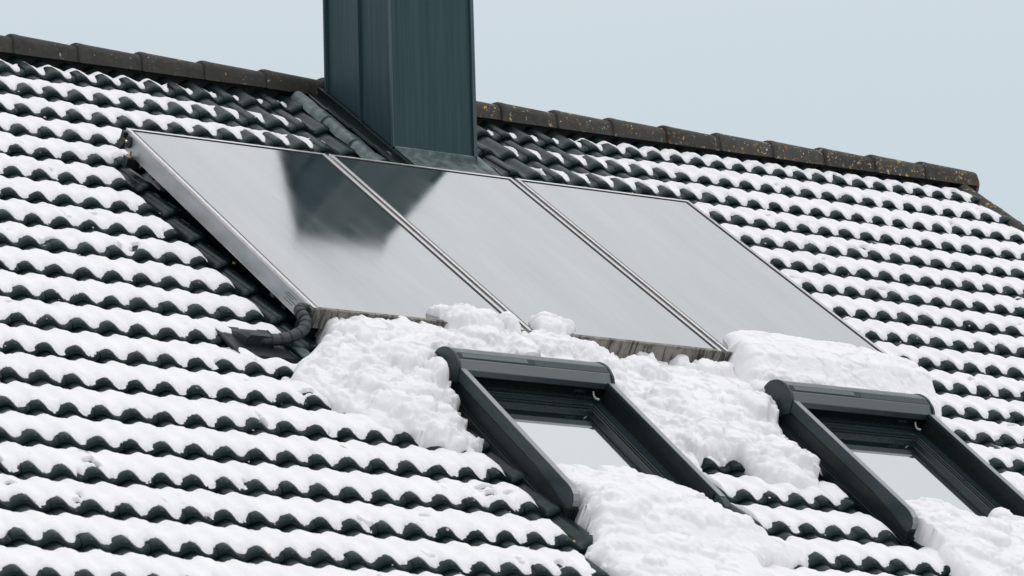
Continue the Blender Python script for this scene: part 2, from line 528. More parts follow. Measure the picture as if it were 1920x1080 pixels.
for k, (hid, dist, u, vv) in enumerate(cands):
    loc = (u, -vv, 0.0)
    jit = (random.uniform(-0.0015, 0.0015), random.uniform(-0.003, 0.003), random.uniform(-0.001, 0.002))
    if k < 300:
        link('roof_tile', tile_me, None, roof, (loc[0] + jit[0], loc[1] + jit[1], loc[2] + jit[2]), (random.uniform(-0.004, 0.003), 0, random.uniform(-0.006, 0.006)))
    else:
        rest.append((loc[0], loc[1] + jit[1], jit[2]))
nvt = len(tile_me.vertices)
co = np.empty(nvt * 3); tile_me.vertices.foreach_get('co', co); co = co.reshape(-1, 3)
fl = np.array([list(p.vertices) for p in tile_me.polygons])
R_ = np.array(rest)
allv = (co[None] + R_[:, None, :]).reshape(-1, 3)
allf = (fl[None] + (np.arange(len(rest)) * nvt)[:, None, None]).reshape(-1, 4)
def np_mesh(name, V, F, smooth=True):
    me = bpy.data.meshes.new(name)
    me.vertices.add(len(V)); me.vertices.foreach_set('co', np.asarray(V, np.float32).ravel())
    me.loops.add(F.size); me.loops.foreach_set('vertex_index', F.astype(np.int32).ravel())
    me.polygons.add(len(F))
    me.polygons.foreach_set('loop_start', np.arange(0, F.size, 4, dtype=np.int32))
    me.update(calc_edges=True)
    me.validate()
    if smooth: me.polygons.foreach_set('use_smooth', np.ones(len(me.polygons), bool))
    return me
me = np_mesh('roof_tiles_beyond', allv, allf)
o = link('roof_tile', me, M_TILE, roof); tag(o, kind='stuff')

# ribbed heads of the top course and of three courses below the windows (the water bars of the tiles)
def rib_patch(u, v, n_off, length):
    bm = bmesh.new()
    for k in range(11):
        uu = 0.022 + k * 0.0105
        nn = AMP * (0.5 - 0.5 * math.cos(2 * math.pi * uu / P)) + n_off
        box(bm, uu - 0.0022, uu + 0.0022, 0, length, nn - 0.004, nn + 0.0045)
    return from_bm('tile_ribs', bm)
rib_me = rib_patch(0, 0, -LIFT + 0.001, 0.085); rib_me.materials.append(M_TILE)
rib_top = rib_patch(0, 0, -LIFT + 0.001, 0.05); rib_top.materials.append(M_TILE)
for i in range(-4, 43):
    if 13 <= i <= 17: continue
    link('tile_ribs', rib_top, None, roof, (i * P, -0.085, 0.002))
for iu, r in ((2, 17), (3, 17), (9, 17), (10, 17), (15, 17)):
    link('tile_ribs', rib_me, None, roof, (iu * P, -(r * G) - 0.004, 0.0))

# ridge tiles: left end flared over its neighbour
def make_ridge_mesh():
    bm = bmesh.new()
    sec = []
    segs = 14
    def arch(w, h, low):
        pts = [(-w, low)]
        for k in range(segs + 1):
            a = math.pi - math.pi * k / segs
            cx = math.copysign(abs(math.cos(a)) ** 0.85, math.cos(a))
            pts.append((w * 0.97 * cx, (h) * (abs(math.sin(a)) ** 0.72)))
        pts.append((w, low))
        return pts
    # x, half width, height, low edge
    st = [(0.0, 0.090, 0.076, -0.010), (0.0, 0.110, 0.097, -0.024), (0.004, 0.115, 0.103, -0.029), (0.012, 0.118, 0.106, -0.031), (0.035, 0.118, 0.105, -0.031), (0.060, 0.115, 0.102, -0.030), (0.30, 0.106, 0.092, -0.026), (0.425, 0.100, 0.085, -0.024), (0.425, 0.085, 0.070, -0.020)]
    rings = []
    for x, w, h, lo in st:
        rings.append([bm.verts.new((x, y, z)) for y, z in arch(w, h, lo)])
    for a, c in zip(rings, rings[1:]):
        for i in range(len(a) - 1): bm.faces.new((a[i], a[i + 1], c[i + 1], c[i]))
    me = from_bm('ridge_tile', bm, True, 55)
    me.materials.append(M_RIDGE)
    return me
ridge_me = make_ridge_mesh()
roofinv = Matrix.Rotation(-PITCH, 4, 'X')
def roof_local(p):      # world -> roof's local frame
    return roofinv @ (Vector(p) - Vector((0, 0, GZ)))
s0 = 0.045
for k in range(-23, 17):
    x = s0 + k * 0.388
    if 2.02 < x + 0.1 and x + 0.30 < 2.62 and False: continue
    r = link('ridge_tile', ridge_me, None, roof, roof_local((x, 0, GZ)), (-PITCH + random.uniform(-0.01, 0.01), random.uniform(-0.004, 0.004), random.uniform(-0.006, 0.006)))
# disc closing the ridge at the gable
bm = bmesh.new()
bmesh.ops.create_cone(bm, cap_ends=True, segments=24, radius1=0.088, radius2=0.076, depth=0.03, matrix=Matrix.Translation((s0 + 17 * 0.388 + 0.045, 0, 0.0)) @ Matrix.Rotation(math.pi / 2, 4, 'Y'))
link('ridge_end_disc', from_bm('ridge_end_disc', bm, True, 40), M_RIDGE, roof, roof_local((0, 0, GZ)), (-PITCH, 0, 0))
# battens under the ridge (closes the dark slot)
bm = bmesh.new()
wbox(bm, HU0 + 0.05, HU1 - 0.02, -0.055, 0.055, -0.09, 0.035)
link('ridge_batten', from_bm('ridge_batten', bm), M_UNDER, roof, roof_local((0, 0, GZ)), (-PITCH, 0, 0))

# verge tiles along the right gable
def make_verge_mesh():
    bm = bmesh.new()
    rings = []
    for vv, w, top in ((0.0, 0.048, 0.050), (0.33, 0.052, 0.058), (0.385, 0.056, 0.064), (0.392, 0.054, 0.060), (0.392, 0.040, 0.044)):
        pts = []
        for k in range(13):
            a = math.pi - math.pi * k / 12
            pts.append((w * math.cos(a), -vv, top * (abs(math.sin(a)) ** 0.8)))
        pts = [(-w, -vv, -0.03)] + pts + [(w, -vv, -0.13)]
        rings.append([bm.verts.new(p) for p in pts])
    for a, c in zip(rings, rings[1:]):
        for i in range(len(a) - 1): bm.faces.new((a[i], a[i + 1], c[i + 1], c[i]))
    me = from_bm('verge_tile', bm, True, 55); me.materials.append(M_RIDGE); return me
verge_me = make_verge_mesh()
for r in range(NCOURSE):
    link('verge_tile', verge_me, None, roof, (6.562, -(r * G + 0.10), -0.012), (0.035, 0, random.uniform(-0.008, 0.008)))

# ------------------------------------------------------------------ chimney (part of the house)
CX0, CX1 = 1.955, 2.464
CY0, CY1 = -0.885, -0.150
ZC = GZ - 0.51                       # lower end of the cladding
ZT = ZC + 1.21
ZB = GZ - 1.3
chim = empty('chimney', hl((CX0, CY0, ZB)), parent=house)
def cl(x, y, z): return (x - CX0, y - CY0, z - ZB)
def cbox(name, x0, x1, y0, y1, z0, z1, mat, bev=0.0):
    bm = bmesh.new()
    a = cl(x0, y0, z0); c = cl(x1, y1, z1)
    wbox(bm, a[0], c[0], a[1], c[1], a[2], c[2], bev)
    return link(name, from_bm(name, bm), mat, chim)
ysm = -0.535
cbox('cladding_panel', CX0, CX1, CY0 + 0.004, CY0 + 0.02, ZC, ZT, M_CHIM, 0.003)                    # front
cbox('cladding_panel', CX0 + 0.003, CX0 + 0.02, CY0 + 0.022, ysm - 0.008, ZB, ZT, M_CHIM)            # left, near half
cbox('cladding_panel', CX0 + 0.010, CX0 + 0.02, ysm + 0.004, CY1 - 0.022, ZB, ZT, M_CHIM)            # left, far half
cbox('cladding_panel', CX1 - 0.02, CX1 - 0.003, CY0 + 0.022, CY1 - 0.022, ZB, ZT, M_CHIM)
cbox('cladding_panel', CX0, CX1, CY1 - 0.02, CY1 - 0.004, ZB, ZT, M_CHIM)
cbox('standing_seam', CX0 - 0.016, CX0 + 0.012, ysm - 0.008, ysm + 0.003, ZB, ZT, M_CHIM, 0.002)
cbox('standing_seam', CX0 - 0.006, CX0 + 0.012, CY0 - 0.009, CY0 + 0.0035, ZC - 0.004, ZT, M_CHIM, 0.003)       # left front corner
cbox('standing_seam', CX0 - 0.014, CX0 - 0.0005, CY0 - 0.006, CY0 + 0.018, ZC - 0.004, ZT, M_SEAM, 0.003)
cbox('standing_seam', CX1 - 0.008, CX1 + 0.014, CY0 - 0.014, CY0 + 0.003, ZC - 0.004, ZT, M_SEAM, 0.003)
cbox('standing_seam', CX1 + 0.001, CX1 + 0.018, CY0 - 0.003, CY0 + 0.02, ZC - 0.004, ZT, M_CHIM, 0.003)
cbox('standing_seam', CX0 - 0.010, CX0 + 0.010, CY1 - 0.014, CY1 + 0.006, ZC - 0.004, ZT, M_CHIM, 0.003)
cbox('cap_plate', CX0 - 0.03, CX1 + 0.03, CY0 - 0.03, CY1 + 0.03, ZT, ZT + 0.03, M_CHIM, 0.004)
# flashings: apron in front, dressed corner, lead strips down the left side
def roof_part(name, fn, mat, smooth=False, angle=40):
    bm = bmesh.new(); fn(bm)
    o = link(name, from_bm(name, bm, smooth, angle), mat, chim)
    o.location = Vector(RW(0, 0, 0)) - Vector((CX0, CY0, ZB)); o.rotation_euler = ROOFROT
    return o
def apron(bm):
    # a sheet that follows the rolls loosely, hammered
    nu, nv = 40, 8
    g_ = []
    for j in range(nv + 1):
        row = []
        for i in range(nu + 1):
            u = 1.90 + (2.50 - 1.90) * i / nu; v = 1.03 + 0.26 * j / nv
            n = 0.062 - 0.002 * j + 0.008 * math.cos(2 * math.pi * u / P + math.pi) * j / nv + 0.0025 * math.sin(u * 57 + j)
            row.append(bm.verts.new((u, -v, n)))
        g_.append(row)
    for a, c in zip(g_, g_[1:]):
        for i in range(nu): bm.faces.new((a[i], a[i + 1], c[i + 1], c[i]))
roof_part('apron_flashing', apron, M_LEAD, True, 60)
bm = bmesh.new()
a = cl(CX0 - 0.004, CY0 - 0.010, ZC - 0.14); c = cl(CX1 + 0.006, CY0 + 0.003, ZC + 0.004)
wbox(bm, a[0], c[0], a[1], c[1], a[2], c[2], 0.004)
link('front_upstand', from_bm('front_upstand', bm), M_LEAD, chim)
def wing(bm):
    ring = []
    for j in range(7):
        t = j / 6
        v = 0.93 + 0.30 * t
        row = []
        for i in range(9):
            s = i / 8
            u = 2.450 + 0.15 * s * (0.55 + 0.45 * t) + 0.02 * t
            n = 0.075 - 0.035 * t + 0.035 * math.sin(math.pi * s) - 0.05 * s * s
            row.append(bm.verts.new((u, -v, n)))
        ring.append(row)
    for a, c in zip(ring, ring[1:]):
        for i in range(8): bm.faces.new((a[i], a[i + 1], c[i + 1], c[i]))
roof_part('corner_flashing', wing, M_LEAD, True, 60)
for (u0_, v0_, v1_) in ((1.735, 0.16, 0.555), (1.745, 0.52, 0.895), (1.755, 0.86, 1.20)):
    def strip(bm, u0_=u0_, v0_=v0_, v1_=v1_):
        rows_ = []
        for j in range(6):
            t = j / 5; v = v0_ + (v1_ - v0_) * t
            row = []
            for i in range(11):
                s = i / 10
                w = 0.105 * (0.92 + 0.12 * t)
                n = 0.020 + 0.046 * math.sin(math.pi * s) ** 0.65 + 0.006 * (t > 0.7) + 0.003 * math.sin(9 * s + 7 * t + u0_ * 90)
                row.append(bm.verts.new((u0_ - 0.01 + w * s, -v, n)))
            rows_.append(row)
        last = rows_[-1]
        rows_.append([bm.verts.new(q.co + Vector((0, 0.0, -0.03))) for q in last])
        for a, c in zip(rows_, rows_[1:]):
            for i in range(10): bm.faces.new((a[i], a[i + 1], c[i + 1], c[i]))
    roof_part('lead_strip', strip, M_LEAD, True, 50)
def gutter(bm):
    for k in range(4):
        v0_ = 0.06 + 0.30 * k
        box(bm, 1.868, CX0 - 0.004, v0_, v0_ + 0.33, 0.0, 0.040 + 0.006 * k, 0.014)
        box(bm, CX0 - 0.024, CX0 - 0.0005, v0_ + 0.01, v0_ + 0.30, 0.030, 0.078 + 0.003 * (k % 2), 0.005)
roof_part('side_gutter', gutter, M_TILE)

# ------------------------------------------------------------------ roof windows (parts of the house)
def make_window(u0, u1, v_ref, L):
    """v_ref: slope position of the shutter's front lip. local frame tilts 3 degrees more than the roof"""
    w = u1 - u0
    win = empty('roof_window', hl(RW(u0, v_ref, 0)), (PITCH + math.radians(3.15), 0, 0), house)
    def part(name, fn, mat, smooth=False, angle=30, parent=win):
        bm = bmesh.new(); fn(bm)
        return link(name, from_bm(name, bm, smooth, angle), mat, parent)
    # shutter hood, profile (v, n)
    prof = [(0.002, 0.197), (0.0, 0.200), (-0.040, 0.2290), (-0.044, 0.2310), (-0.090, 0.2425), (-0.094, 0.2428), (-0.13, 0.238), (-0.16, 0.230), (-0.185, 0.217), (-0.21, 0.196), (-0.228, 0.168), (-0.235, 0.136), (-0.225, 0.10), (-0.20, 0.08), (-0.05, 0.085), (-0.02, 0.150), (0.004, 0.172)]
    part('shutter_box', lambda bm: prism(bm, prof, 0.008, w - 0.008), M_HOOD, True, 6)
    part('hood_shade_skirt', lambda bm: prism(bm, [(-0.052, 0.0845), (-0.0205, 0.1500), (0.0030, 0.1725), (0.0045, 0.1725), (0.0045, 0.1700), (-0.0185, 0.1470), (-0.0500, 0.0800)], 0.0085, w - 0.0085), M_FRAMED)  # dark skirt painting shade under the hood, so the pane mirrors it dark
    capp = [(0.003, 0.205), (-0.010, 0.218), (-0.028, 0.230), (-0.052, 0.2375), (-0.075, 0.243), (-0.10, 0.245), (-0.13, 0.242), (-0.16, 0.234), (-0.187, 0.220), (-0.213, 0.199), (-0.226, 0.182), (-0.236, 0.163), (-0.242, 0.145), (-0.243, 0.12), (-0.232, 0.09), (-0.20, 0.060), (-0.14, 0.052), (-0.09, 0.085), (-0.055, 0.095), (0.015, 0.140)]
    part('end_cap', lambda bm: prism(bm, capp, -0.004, 0.008), M_FRAME, True, 14)
    part('end_cap', lambda bm: prism(bm, capp, w - 0.008, w + 0.004), M_FRAME, True, 14)
    # narrow cover strip let into the top of the hood, and beside it a dark strip painting in the top facet's shading
    def face_strip(ua, ub, off, tk):
        def fn(bm):
            A = Vector((0, 0.044, 0.2310)); B = Vector((0, 0.090, 0.2425))
            d = (B - A).normalized(); nn = Vector((0, -d.z, d.y))
            pts = [A + d * 0.004 + nn * off, B - d * 0.004 + nn * off, B - d * 0.004 + nn * (off - tk), A + d * 0.004 + nn * (off - tk)]
            a = [bm.verts.new((ua, p.y, p.z)) for p in pts]; c = [bm.verts.new((ub, p.y, p.z)) for p in pts]
            for i in range(4): bm.faces.new((a[i], a[(i + 1) % 4], c[(i + 1) % 4], c[i]))
            bm.faces.new(a[::-1]); bm.faces.new(c)
        return fn
    part('strip_recess', face_strip(0.016, 0.50 * w, 0.0022, 0.004), M_FRAMED)
    part('shade_strip', face_strip(0.505 * w, w - 0.016, 0.0016, 0.004), M_FRAME)
    st = part('cover_strip', lambda bm: None or prism(bm, [(-0.053, 0.2335), (-0.053, 0.2372), (-0.081, 0.2442), (-0.081, 0.2405)], 0.034, 0.46 * w), M_TOP2)
    # side rails with rounded lower ends
    def rail(ua, ub):
        pr = [(0.0, 0.203), (L - 0.10, 0.203), (L - 0.055, 0.200), (L - 0.022, 0.188), (L - 0.004, 0.166), (L, 0.140), (L - 0.004, 0.122), (L - 0.03, 0.112), (L - 0.14, 0.130), (L - 0.35, 0.147), (0.004, 0.149)]
        def fn(bm):
            prism(bm, pr, ua, ub)
        return fn
    part('side_rail', rail(0.0, 0.036), M_FRAME, True, 25)
    part('side_rail', rail(w - 0.036, w), M_FRAME, True, 25)
    part('rail_sheen', lambda bm: box(bm, 0.003, 0.033, 0.004, L - 0.085, 0.2032, 0.2052), M_SHEEN)  # added pale strips, the grazing sheen of the rail tops put into colour
    part('rail_sheen', lambda bm: box(bm, w - 0.033, w - 0.003, 0.004, L - 0.085, 0.2032, 0.2052), M_SHEEN)
    part('rail_sheen', lambda bm: prism(bm, [(L - 0.0845, 0.2032), (L - 0.0845, 0.2052), (L - 0.052, 0.2020), (L - 0.020, 0.1900), (L - 0.001, 0.1670), (L + 0.003, 0.140), (L + 0.0005, 0.140), (L - 0.0035, 0.1662), (L - 0.0216, 0.1884), (L - 0.053, 0.2003)], 0.003, 0.033), M_SHEEN)
    # inner lining of the rails
    part('rail_lining', lambda bm: box(bm, 0.0365, 0.042, 0.01, L - 0.12, 0.10, 0.196), M_FRAMED)
    part('rail_lining', lambda bm: (box(bm, w - 0.042, w - 0.0365, 0.01, L - 0.12, 0.10, 0.196), box(bm, w - 0.046, w - 0.042, 0.01, L - 0.12, 0.176, 0.182)), M_FRAMED)
    # outer frame
    def fr(bm):
        box(bm, 0.012, 0.0365, -0.18, L - 0.02, -0.05, 0.138, 0.003)
        box(bm, w - 0.0365, w - 0.012, -0.18, L - 0.02, -0.05, 0.138, 0.003)
        box(bm, 0.0375, w - 0.0375, -0.18, -0.03, -0.05, 0.10)
        box(bm, 0.0375, w - 0.0375, L - 0.11, L - 0.03, -0.05, 0.11)
    frame = part('frame', fr, M_FRAMED)
    # gutter flashing along each side
    part('side_flashing', lambda bm: (box(bm, -0.012, 0.011, -0.24, L + 0.02, -0.01, 0.062, 0.003), box(bm, -0.006, 0.0115, -0.20, L - 0.01, 0.063, 0.072)), M_FRAMED)
    part('side_flashing', lambda bm: box(bm, w - 0.011, w + 0.012, -0.24, L + 0.02, -0.01, 0.062, 0.003), M_FRAMED)
    part('apron_flashing', lambda bm: box(bm, 0.02, w - 0.02, L - 0.02, L + 0.10, 0.035, 0.050, 0.004), M_FRAMED)
    # sash: flat margin then stepped ribs down to the pane
    def sash(bm):
        box(bm, 0.043, 0.085, 0.0, L - 0.12, 0.06, 0.103, 0.002)
        box(bm, w - 0.095, w - 0.043, 0.0, L - 0.12, 0.06, 0.103, 0.002)
        box(bm, 0.0855, w - 0.0955, -0.029, 0.035, 0.06, 0.103, 0.002)
    sa = part('sash', sash, M_FRAME)
    for k, (off, top, wd) in enumerate(((0.0, 0.109, 0.009), (0.012, 0.113, 0.010), (0.0245, 0.107, 0.007), (0.034, 0.101, 0.008))):
        def rb(bm, off=off, top=top, wd=wd):
            ub = w - 0.0965 - off
            box(bm, ub - wd, ub, 0.037 + off * 1.6, L - 0.12, 0.065, top, 0.0025)
            box(bm, 0.0865 + off, 0.0865 + off + wd, 0.037 + off * 1.6, L - 0.12, 0.065, top, 0.0025)
            box(bm, 0.0870 + off + wd, ub - wd - 0.0005, 0.037 + off * 1.6, 0.037 + off * 1.6 + wd * 1.6, 0.065, top, 0.0025)
        part('sash_profile', rb, M_RIB)
    part('shutter_slat', lambda bm: (box(bm, 0.043, w - 0.043, -0.045, -0.030, 0.104, 0.165, 0.003), box(bm, 0.043, w - 0.043, -0.0295, 0.012, 0.104, 0.122, 0.004)), M_RIB)
    part('joint_sleeve', lambda bm: box(bm, w - 0.122, w - 0.1065, 0.52, 0.527, 0.10, 0.1155), M_FRAMED)
    part('pane', lambda bm: box(bm, 0.10, w - 0.115, 0.06, L - 0.10, 0.070, 0.086), M_PANE)
    # small pale bracket under the hood at the right, two tiny slots
    def clip(bm):
        pts = [(w - 0.105, -0.012, 0.158), (w - 0.100, -0.018, 0.140), (w - 0.088, -0.024, 0.128), (w - 0.070, -0.026, 0.126)]
        for i, (p, q) in enumerate(zip(pts, pts[1:])):
            tube(bm, [p, q], [0.003 + 0.001 * i, 0.004 + 0.001 * i], 6)
    part('hook', clip, M_WHITE)
    part('vent_slot', lambda bm: (box(bm, w - 0.215, w - 0.155, 0.013, 0.017, 0.150, 0.153), box(bm, w - 0.21, w - 0.165, 0.013, 0.017, 0.158, 0.160)), M_FRAME)
    return win
make_window(0.515, 1.362, 4.495, 1.178)
make_window(2.400, 3.262, 4.485, 1.145)

# ------------------------------------------------------------------ solar collectors
def make_collector(u0, u1, label, first=False):
    w = u1 - u0; V0, V1 = 1.60, 3.892; Lc = V1 - V0
    base = empty('solar_collector', RW(u0, V1, 0), ROOFROT)
    tag(base, label, 'solar panel', 'solar collectors on the roof')
    def part(name, fn, mat, smooth=False, angle=30):
        bm = bmesh.new(); fn(bm)
        # local v measured from the lower edge upwards: shift so that v=V1 sits at y=0
        return link(name, from_bm(name, bm, smooth, angle), mat, base)
    T0, T1 = 0.092, 0.187
    # casing sides (v is negative going up the slope from the lower edge)
    part('side_panel', lambda bm: box(bm, 0.0, 0.018, -Lc, -0.021, T0, T1 - 0.010, 0.001), M_SIDE)
    part('side_panel', lambda bm: box(bm, w - 0.018, w, -Lc, -0.021, T0, T1 - 0.010, 0.001), M_SIDE)
    part('front_plate', lambda bm: (box(bm, 0.0, w, -0.020, 0.0, T0, T1 - 0.006, 0.003)), M_GRIME)
    part('back_plate', lambda bm: box(bm, 0.019, w - 0.019, -Lc + 0.002, -0.022, T0, T0 + 0.02), M_BLACK)
    part('top_panel', lambda bm: box(bm, 0.019, w - 0.019, -Lc, -Lc + 0.0019, T0, T1 - 0.010), M_SIDE)
    # bright trims round the glass: side, side, top; the lower one is a dirty lip
    part('trim', lambda bm: (box(bm, -0.002, 0.0135, -Lc + 0.013, -0.005, T1 - 0.0095, T1 + 0.003, 0.002), box(bm, 0.0, 0.004, -Lc + 0.013, -0.03, T0 - 0.006, T0 - 0.0005)), M_ALU)
    part('trim', lambda bm: box(bm, w - 0.0135, w + 0.002, -Lc + 0.013, -0.005, T1 - 0.0095, T1 + 0.003, 0.002), M_ALU)
    part('trim', lambda bm: box(bm, -0.002, w + 0.002, -Lc - 0.002, -Lc + 0.0125, T1 - 0.0095, T1 + 0.003, 0.002), M_ALU)
    part('gasket', lambda bm: (box(bm, 0.0137, 0.0255, -Lc + 0.021, -0.022, T1 - 0.012, T1 + 0.002), box(bm, w - 0.0255, w - 0.0137, -Lc + 0.021, -0.022, T1 - 0.012, T1 + 0.002),
                                 box(bm, 0.0172, w - 0.0172, -Lc + 0.0127, -Lc + 0.0208, T1 - 0.012, T1 + 0.002)), M_BLACK)
    part('lower_lip', lambda bm: box(bm, 0.0, w, -0.0195, 0.003, T1 - 0.0055, T1 + 0.002, 0.0015), M_GRIME)
    part('glass_pane', lambda bm: box(bm, 0.026, w - 0.026, -Lc + 0.0215, -0.021, T1 - 0.02, T1 - 0.001), M_GLASS)
    # feet
    def feet(bm):
        for vv in (-Lc + 0.35, -0.45):
            box(bm, 0.10, 0.15, vv - 0.02, vv + 0.02, 0.0, T0); box(bm, w - 0.15, w - 0.10, vv - 0.02, vv + 0.02, 0.0, T0)
            box(bm, 0.02, w - 0.02, vv - 0.02, vv + 0.02, T0 - 0.035, T0 - 0.002)
    part('mounting_bracket', feet, M_SEAM)
    if first:
        def stub(v_, n_, name='pipe_stub'):
            part(name, lambda bm: tube(bm, [(0.0, -v_, n_), (-0.036, -v_, n_)], 0.012, 14), M_BRASS)
            part('rubber_ring', lambda bm: tube(bm, [(-0.001, -v_, n_), (-0.014, -v_, n_)], 0.030, 18), M_BLACK, True)
            part('rubber_ring', lambda bm: tube(bm, [(-0.036, -v_, n_), (-0.046, -v_, n_)], 0.021, 18), M_BLACK, True)
        stub(-Lc + 0.07, 0.140)
        stub(-0.055, 0.140)
        part('clamp', lambda bm: box(bm, -0.045, 0.03, -Lc + 0.13, -Lc + 0.18, 0.04, 0.088, 0.004), M_FRAMED)
        part('corner_plate', lambda bm: box(bm, -0.022, 0.0, -Lc - 0.006, -Lc + 0.022, 0.085, 0.175, 0.002), M_FRAMED)
        part('clamp_bolt', lambda bm: (tube(bm, [(-0.028, Lc - 0.155, 0.088), (-0.028, Lc - 0.155, 0.100)], 0.018, 6), tube(bm, [(-0.028, Lc - 0.155, 0.10), (-0.028, Lc - 0.155, 0.122)], 0.009, 8)), M_BRASS)
        part('clamp', lambda bm: box(bm, 0.02, 0.10, -0.16, -0.10, 0.0, 0.09, 0.004), M_FRAMED)
        # type plate printed on the lower side panel
        def plate(bm):
            for k, (a_, l_) in enumerate(((0.0, 0.10), (0.014, 0.13), (0.026, 0.09), (0.038, 0.12))):
                box(bm, -0.0006, 0.0, -0.30 + (0.02 if k % 2 else 0), -0.30 + l_, T0 + 0.020 + a_, T0 + 0.024 + a_)
        part('type_plate', plate, M_SEAM)
    return base
make_collector(0.052, 1.203, 'left solar collector, mirroring the chimney, with pipe fittings on its bare metal side', True)
make_collector(1.236, 2.356, 'middle solar collector, below the chimney, with snow clumps at its lower left corner')
make_collector(2.392, 3.516, 'right solar collector, plain sky reflection, lower edge buried under the thick snow slab')

# insulated pipe from the first collector down into the roof hood
pp = [(0.062, 3.838, 0.148), (0.020, 3.842, 0.160), (-0.006, 3.872, 0.156), (-0.004, 3.940, 0.140), (-0.040, 3.995, 0.108), (-0.13, 4.022, 0.074), (-0.22, 4.020, 0.058), (-0.29, 4.005, 0.050)]
pipe = empty('insulated_pipe', RW(-0.1, 4.0, 0), ROOFROT)
tag(pipe, 'black ringed insulated pipe curving from the left collector corner to the roof hood', 'pipe')
path = spline([(p[0] + 0.1, -(p[1] - 4.0), p[2]) for p in pp], 8)
bm = bmesh.new(); tube(bm, path, [0.0275 + 0.0012 * math.sin(i * 1.3) for i in range(len(path))], 16)
link('pipe_sleeve', from_bm('pipe_sleeve', bm, True), M_FOAM, pipe)
for i in range(6, len(path) - 6, 4):
    bm = bmesh.new(); d = (path[i + 1] - path[i - 1]).normalized() * 0.0035
    tube(bm, [path[i] - d, path[i] + d], 0.0300, 16)
    link('tape_ring', from_bm('tape_ring', bm, True, 40), M_BLACK, pipe)
# hood over the pipe entry, a part of the house
hood = empty('pipe_hood', hl(RW(-0.26, 3.95, 0)), ROOFROT, house)
bm = bmesh.new()
sec = [(-0.075, 0.080, 0.040, 0.012), (-0.02, 0.085, 0.065, 0.010), (0.06, 0.082, 0.084, 0.008), (0.09, 0.078, 0.083, 0.006)]
rings = []
for vv, hw, top, lo in sec:
    rings.append([bm.verts.new(p) for p in ((-hw, -vv, lo), (-hw * 0.92, -vv, top * 0.8), (-hw * 0.7, -vv, top), (hw * 0.7, -vv, top), (hw * 0.92, -vv, top * 0.8), (hw, -vv, lo))])
for a, c in zip(rings, rings[1:]):
    for i in range(5): bm.faces.new((a[i], a[i + 1], c[i + 1], c[i]))
bm.faces.new(rings[0]); bm.faces.new(rings[-1][::-1])
link('hood_cover', from_bm('hood_cover', bm, True, 30), M_FRAMED, hood)
bm = bmesh.new(); box(bm, -0.15, 0.14, -0.12, 0.20, 0.018, 0.030, 0.004)
link('hood_base', from_bm('hood_base', bm), M_FRAMED, hood)
bm = bmesh.new()
box(bm, 0.17, 0.235, 0.10, 0.20, 0.040, 0.046, 0.002)
link('loose_flap', from_bm('loose_flap', bm), M_LEAD, hood)

# ------------------------------------------------------------------ snow lying on the tiles (one mass)
def region_bare(u, v):
    """exposure 0..1 of the tiles: 1 = swept bare"""
    e = np.zeros_like(u)
    row = np.ceil(v / G - 1e-6)
    left = u < 2.2
    base = np.select([row == 1, row == 2, row == 3, row == 4], [0.40, 0.26, 0.18, 0.12], 0.0)
    rise = np.select([row == 1, row == 2, row == 3, row == 4], [0.44, 0.56, 0.54, 0.36], 0.06)
    el = base + rise * sstep(u, 0.5, 1.65)
    er = np.select([row == 1, row == 2, row == 3, row == 4], [0.85, 0.80, 0.72, 0.5], 0.0) * (1 - sstep(u, 3.1, 4.4))
    e = np.where(left, el, er)
    return e

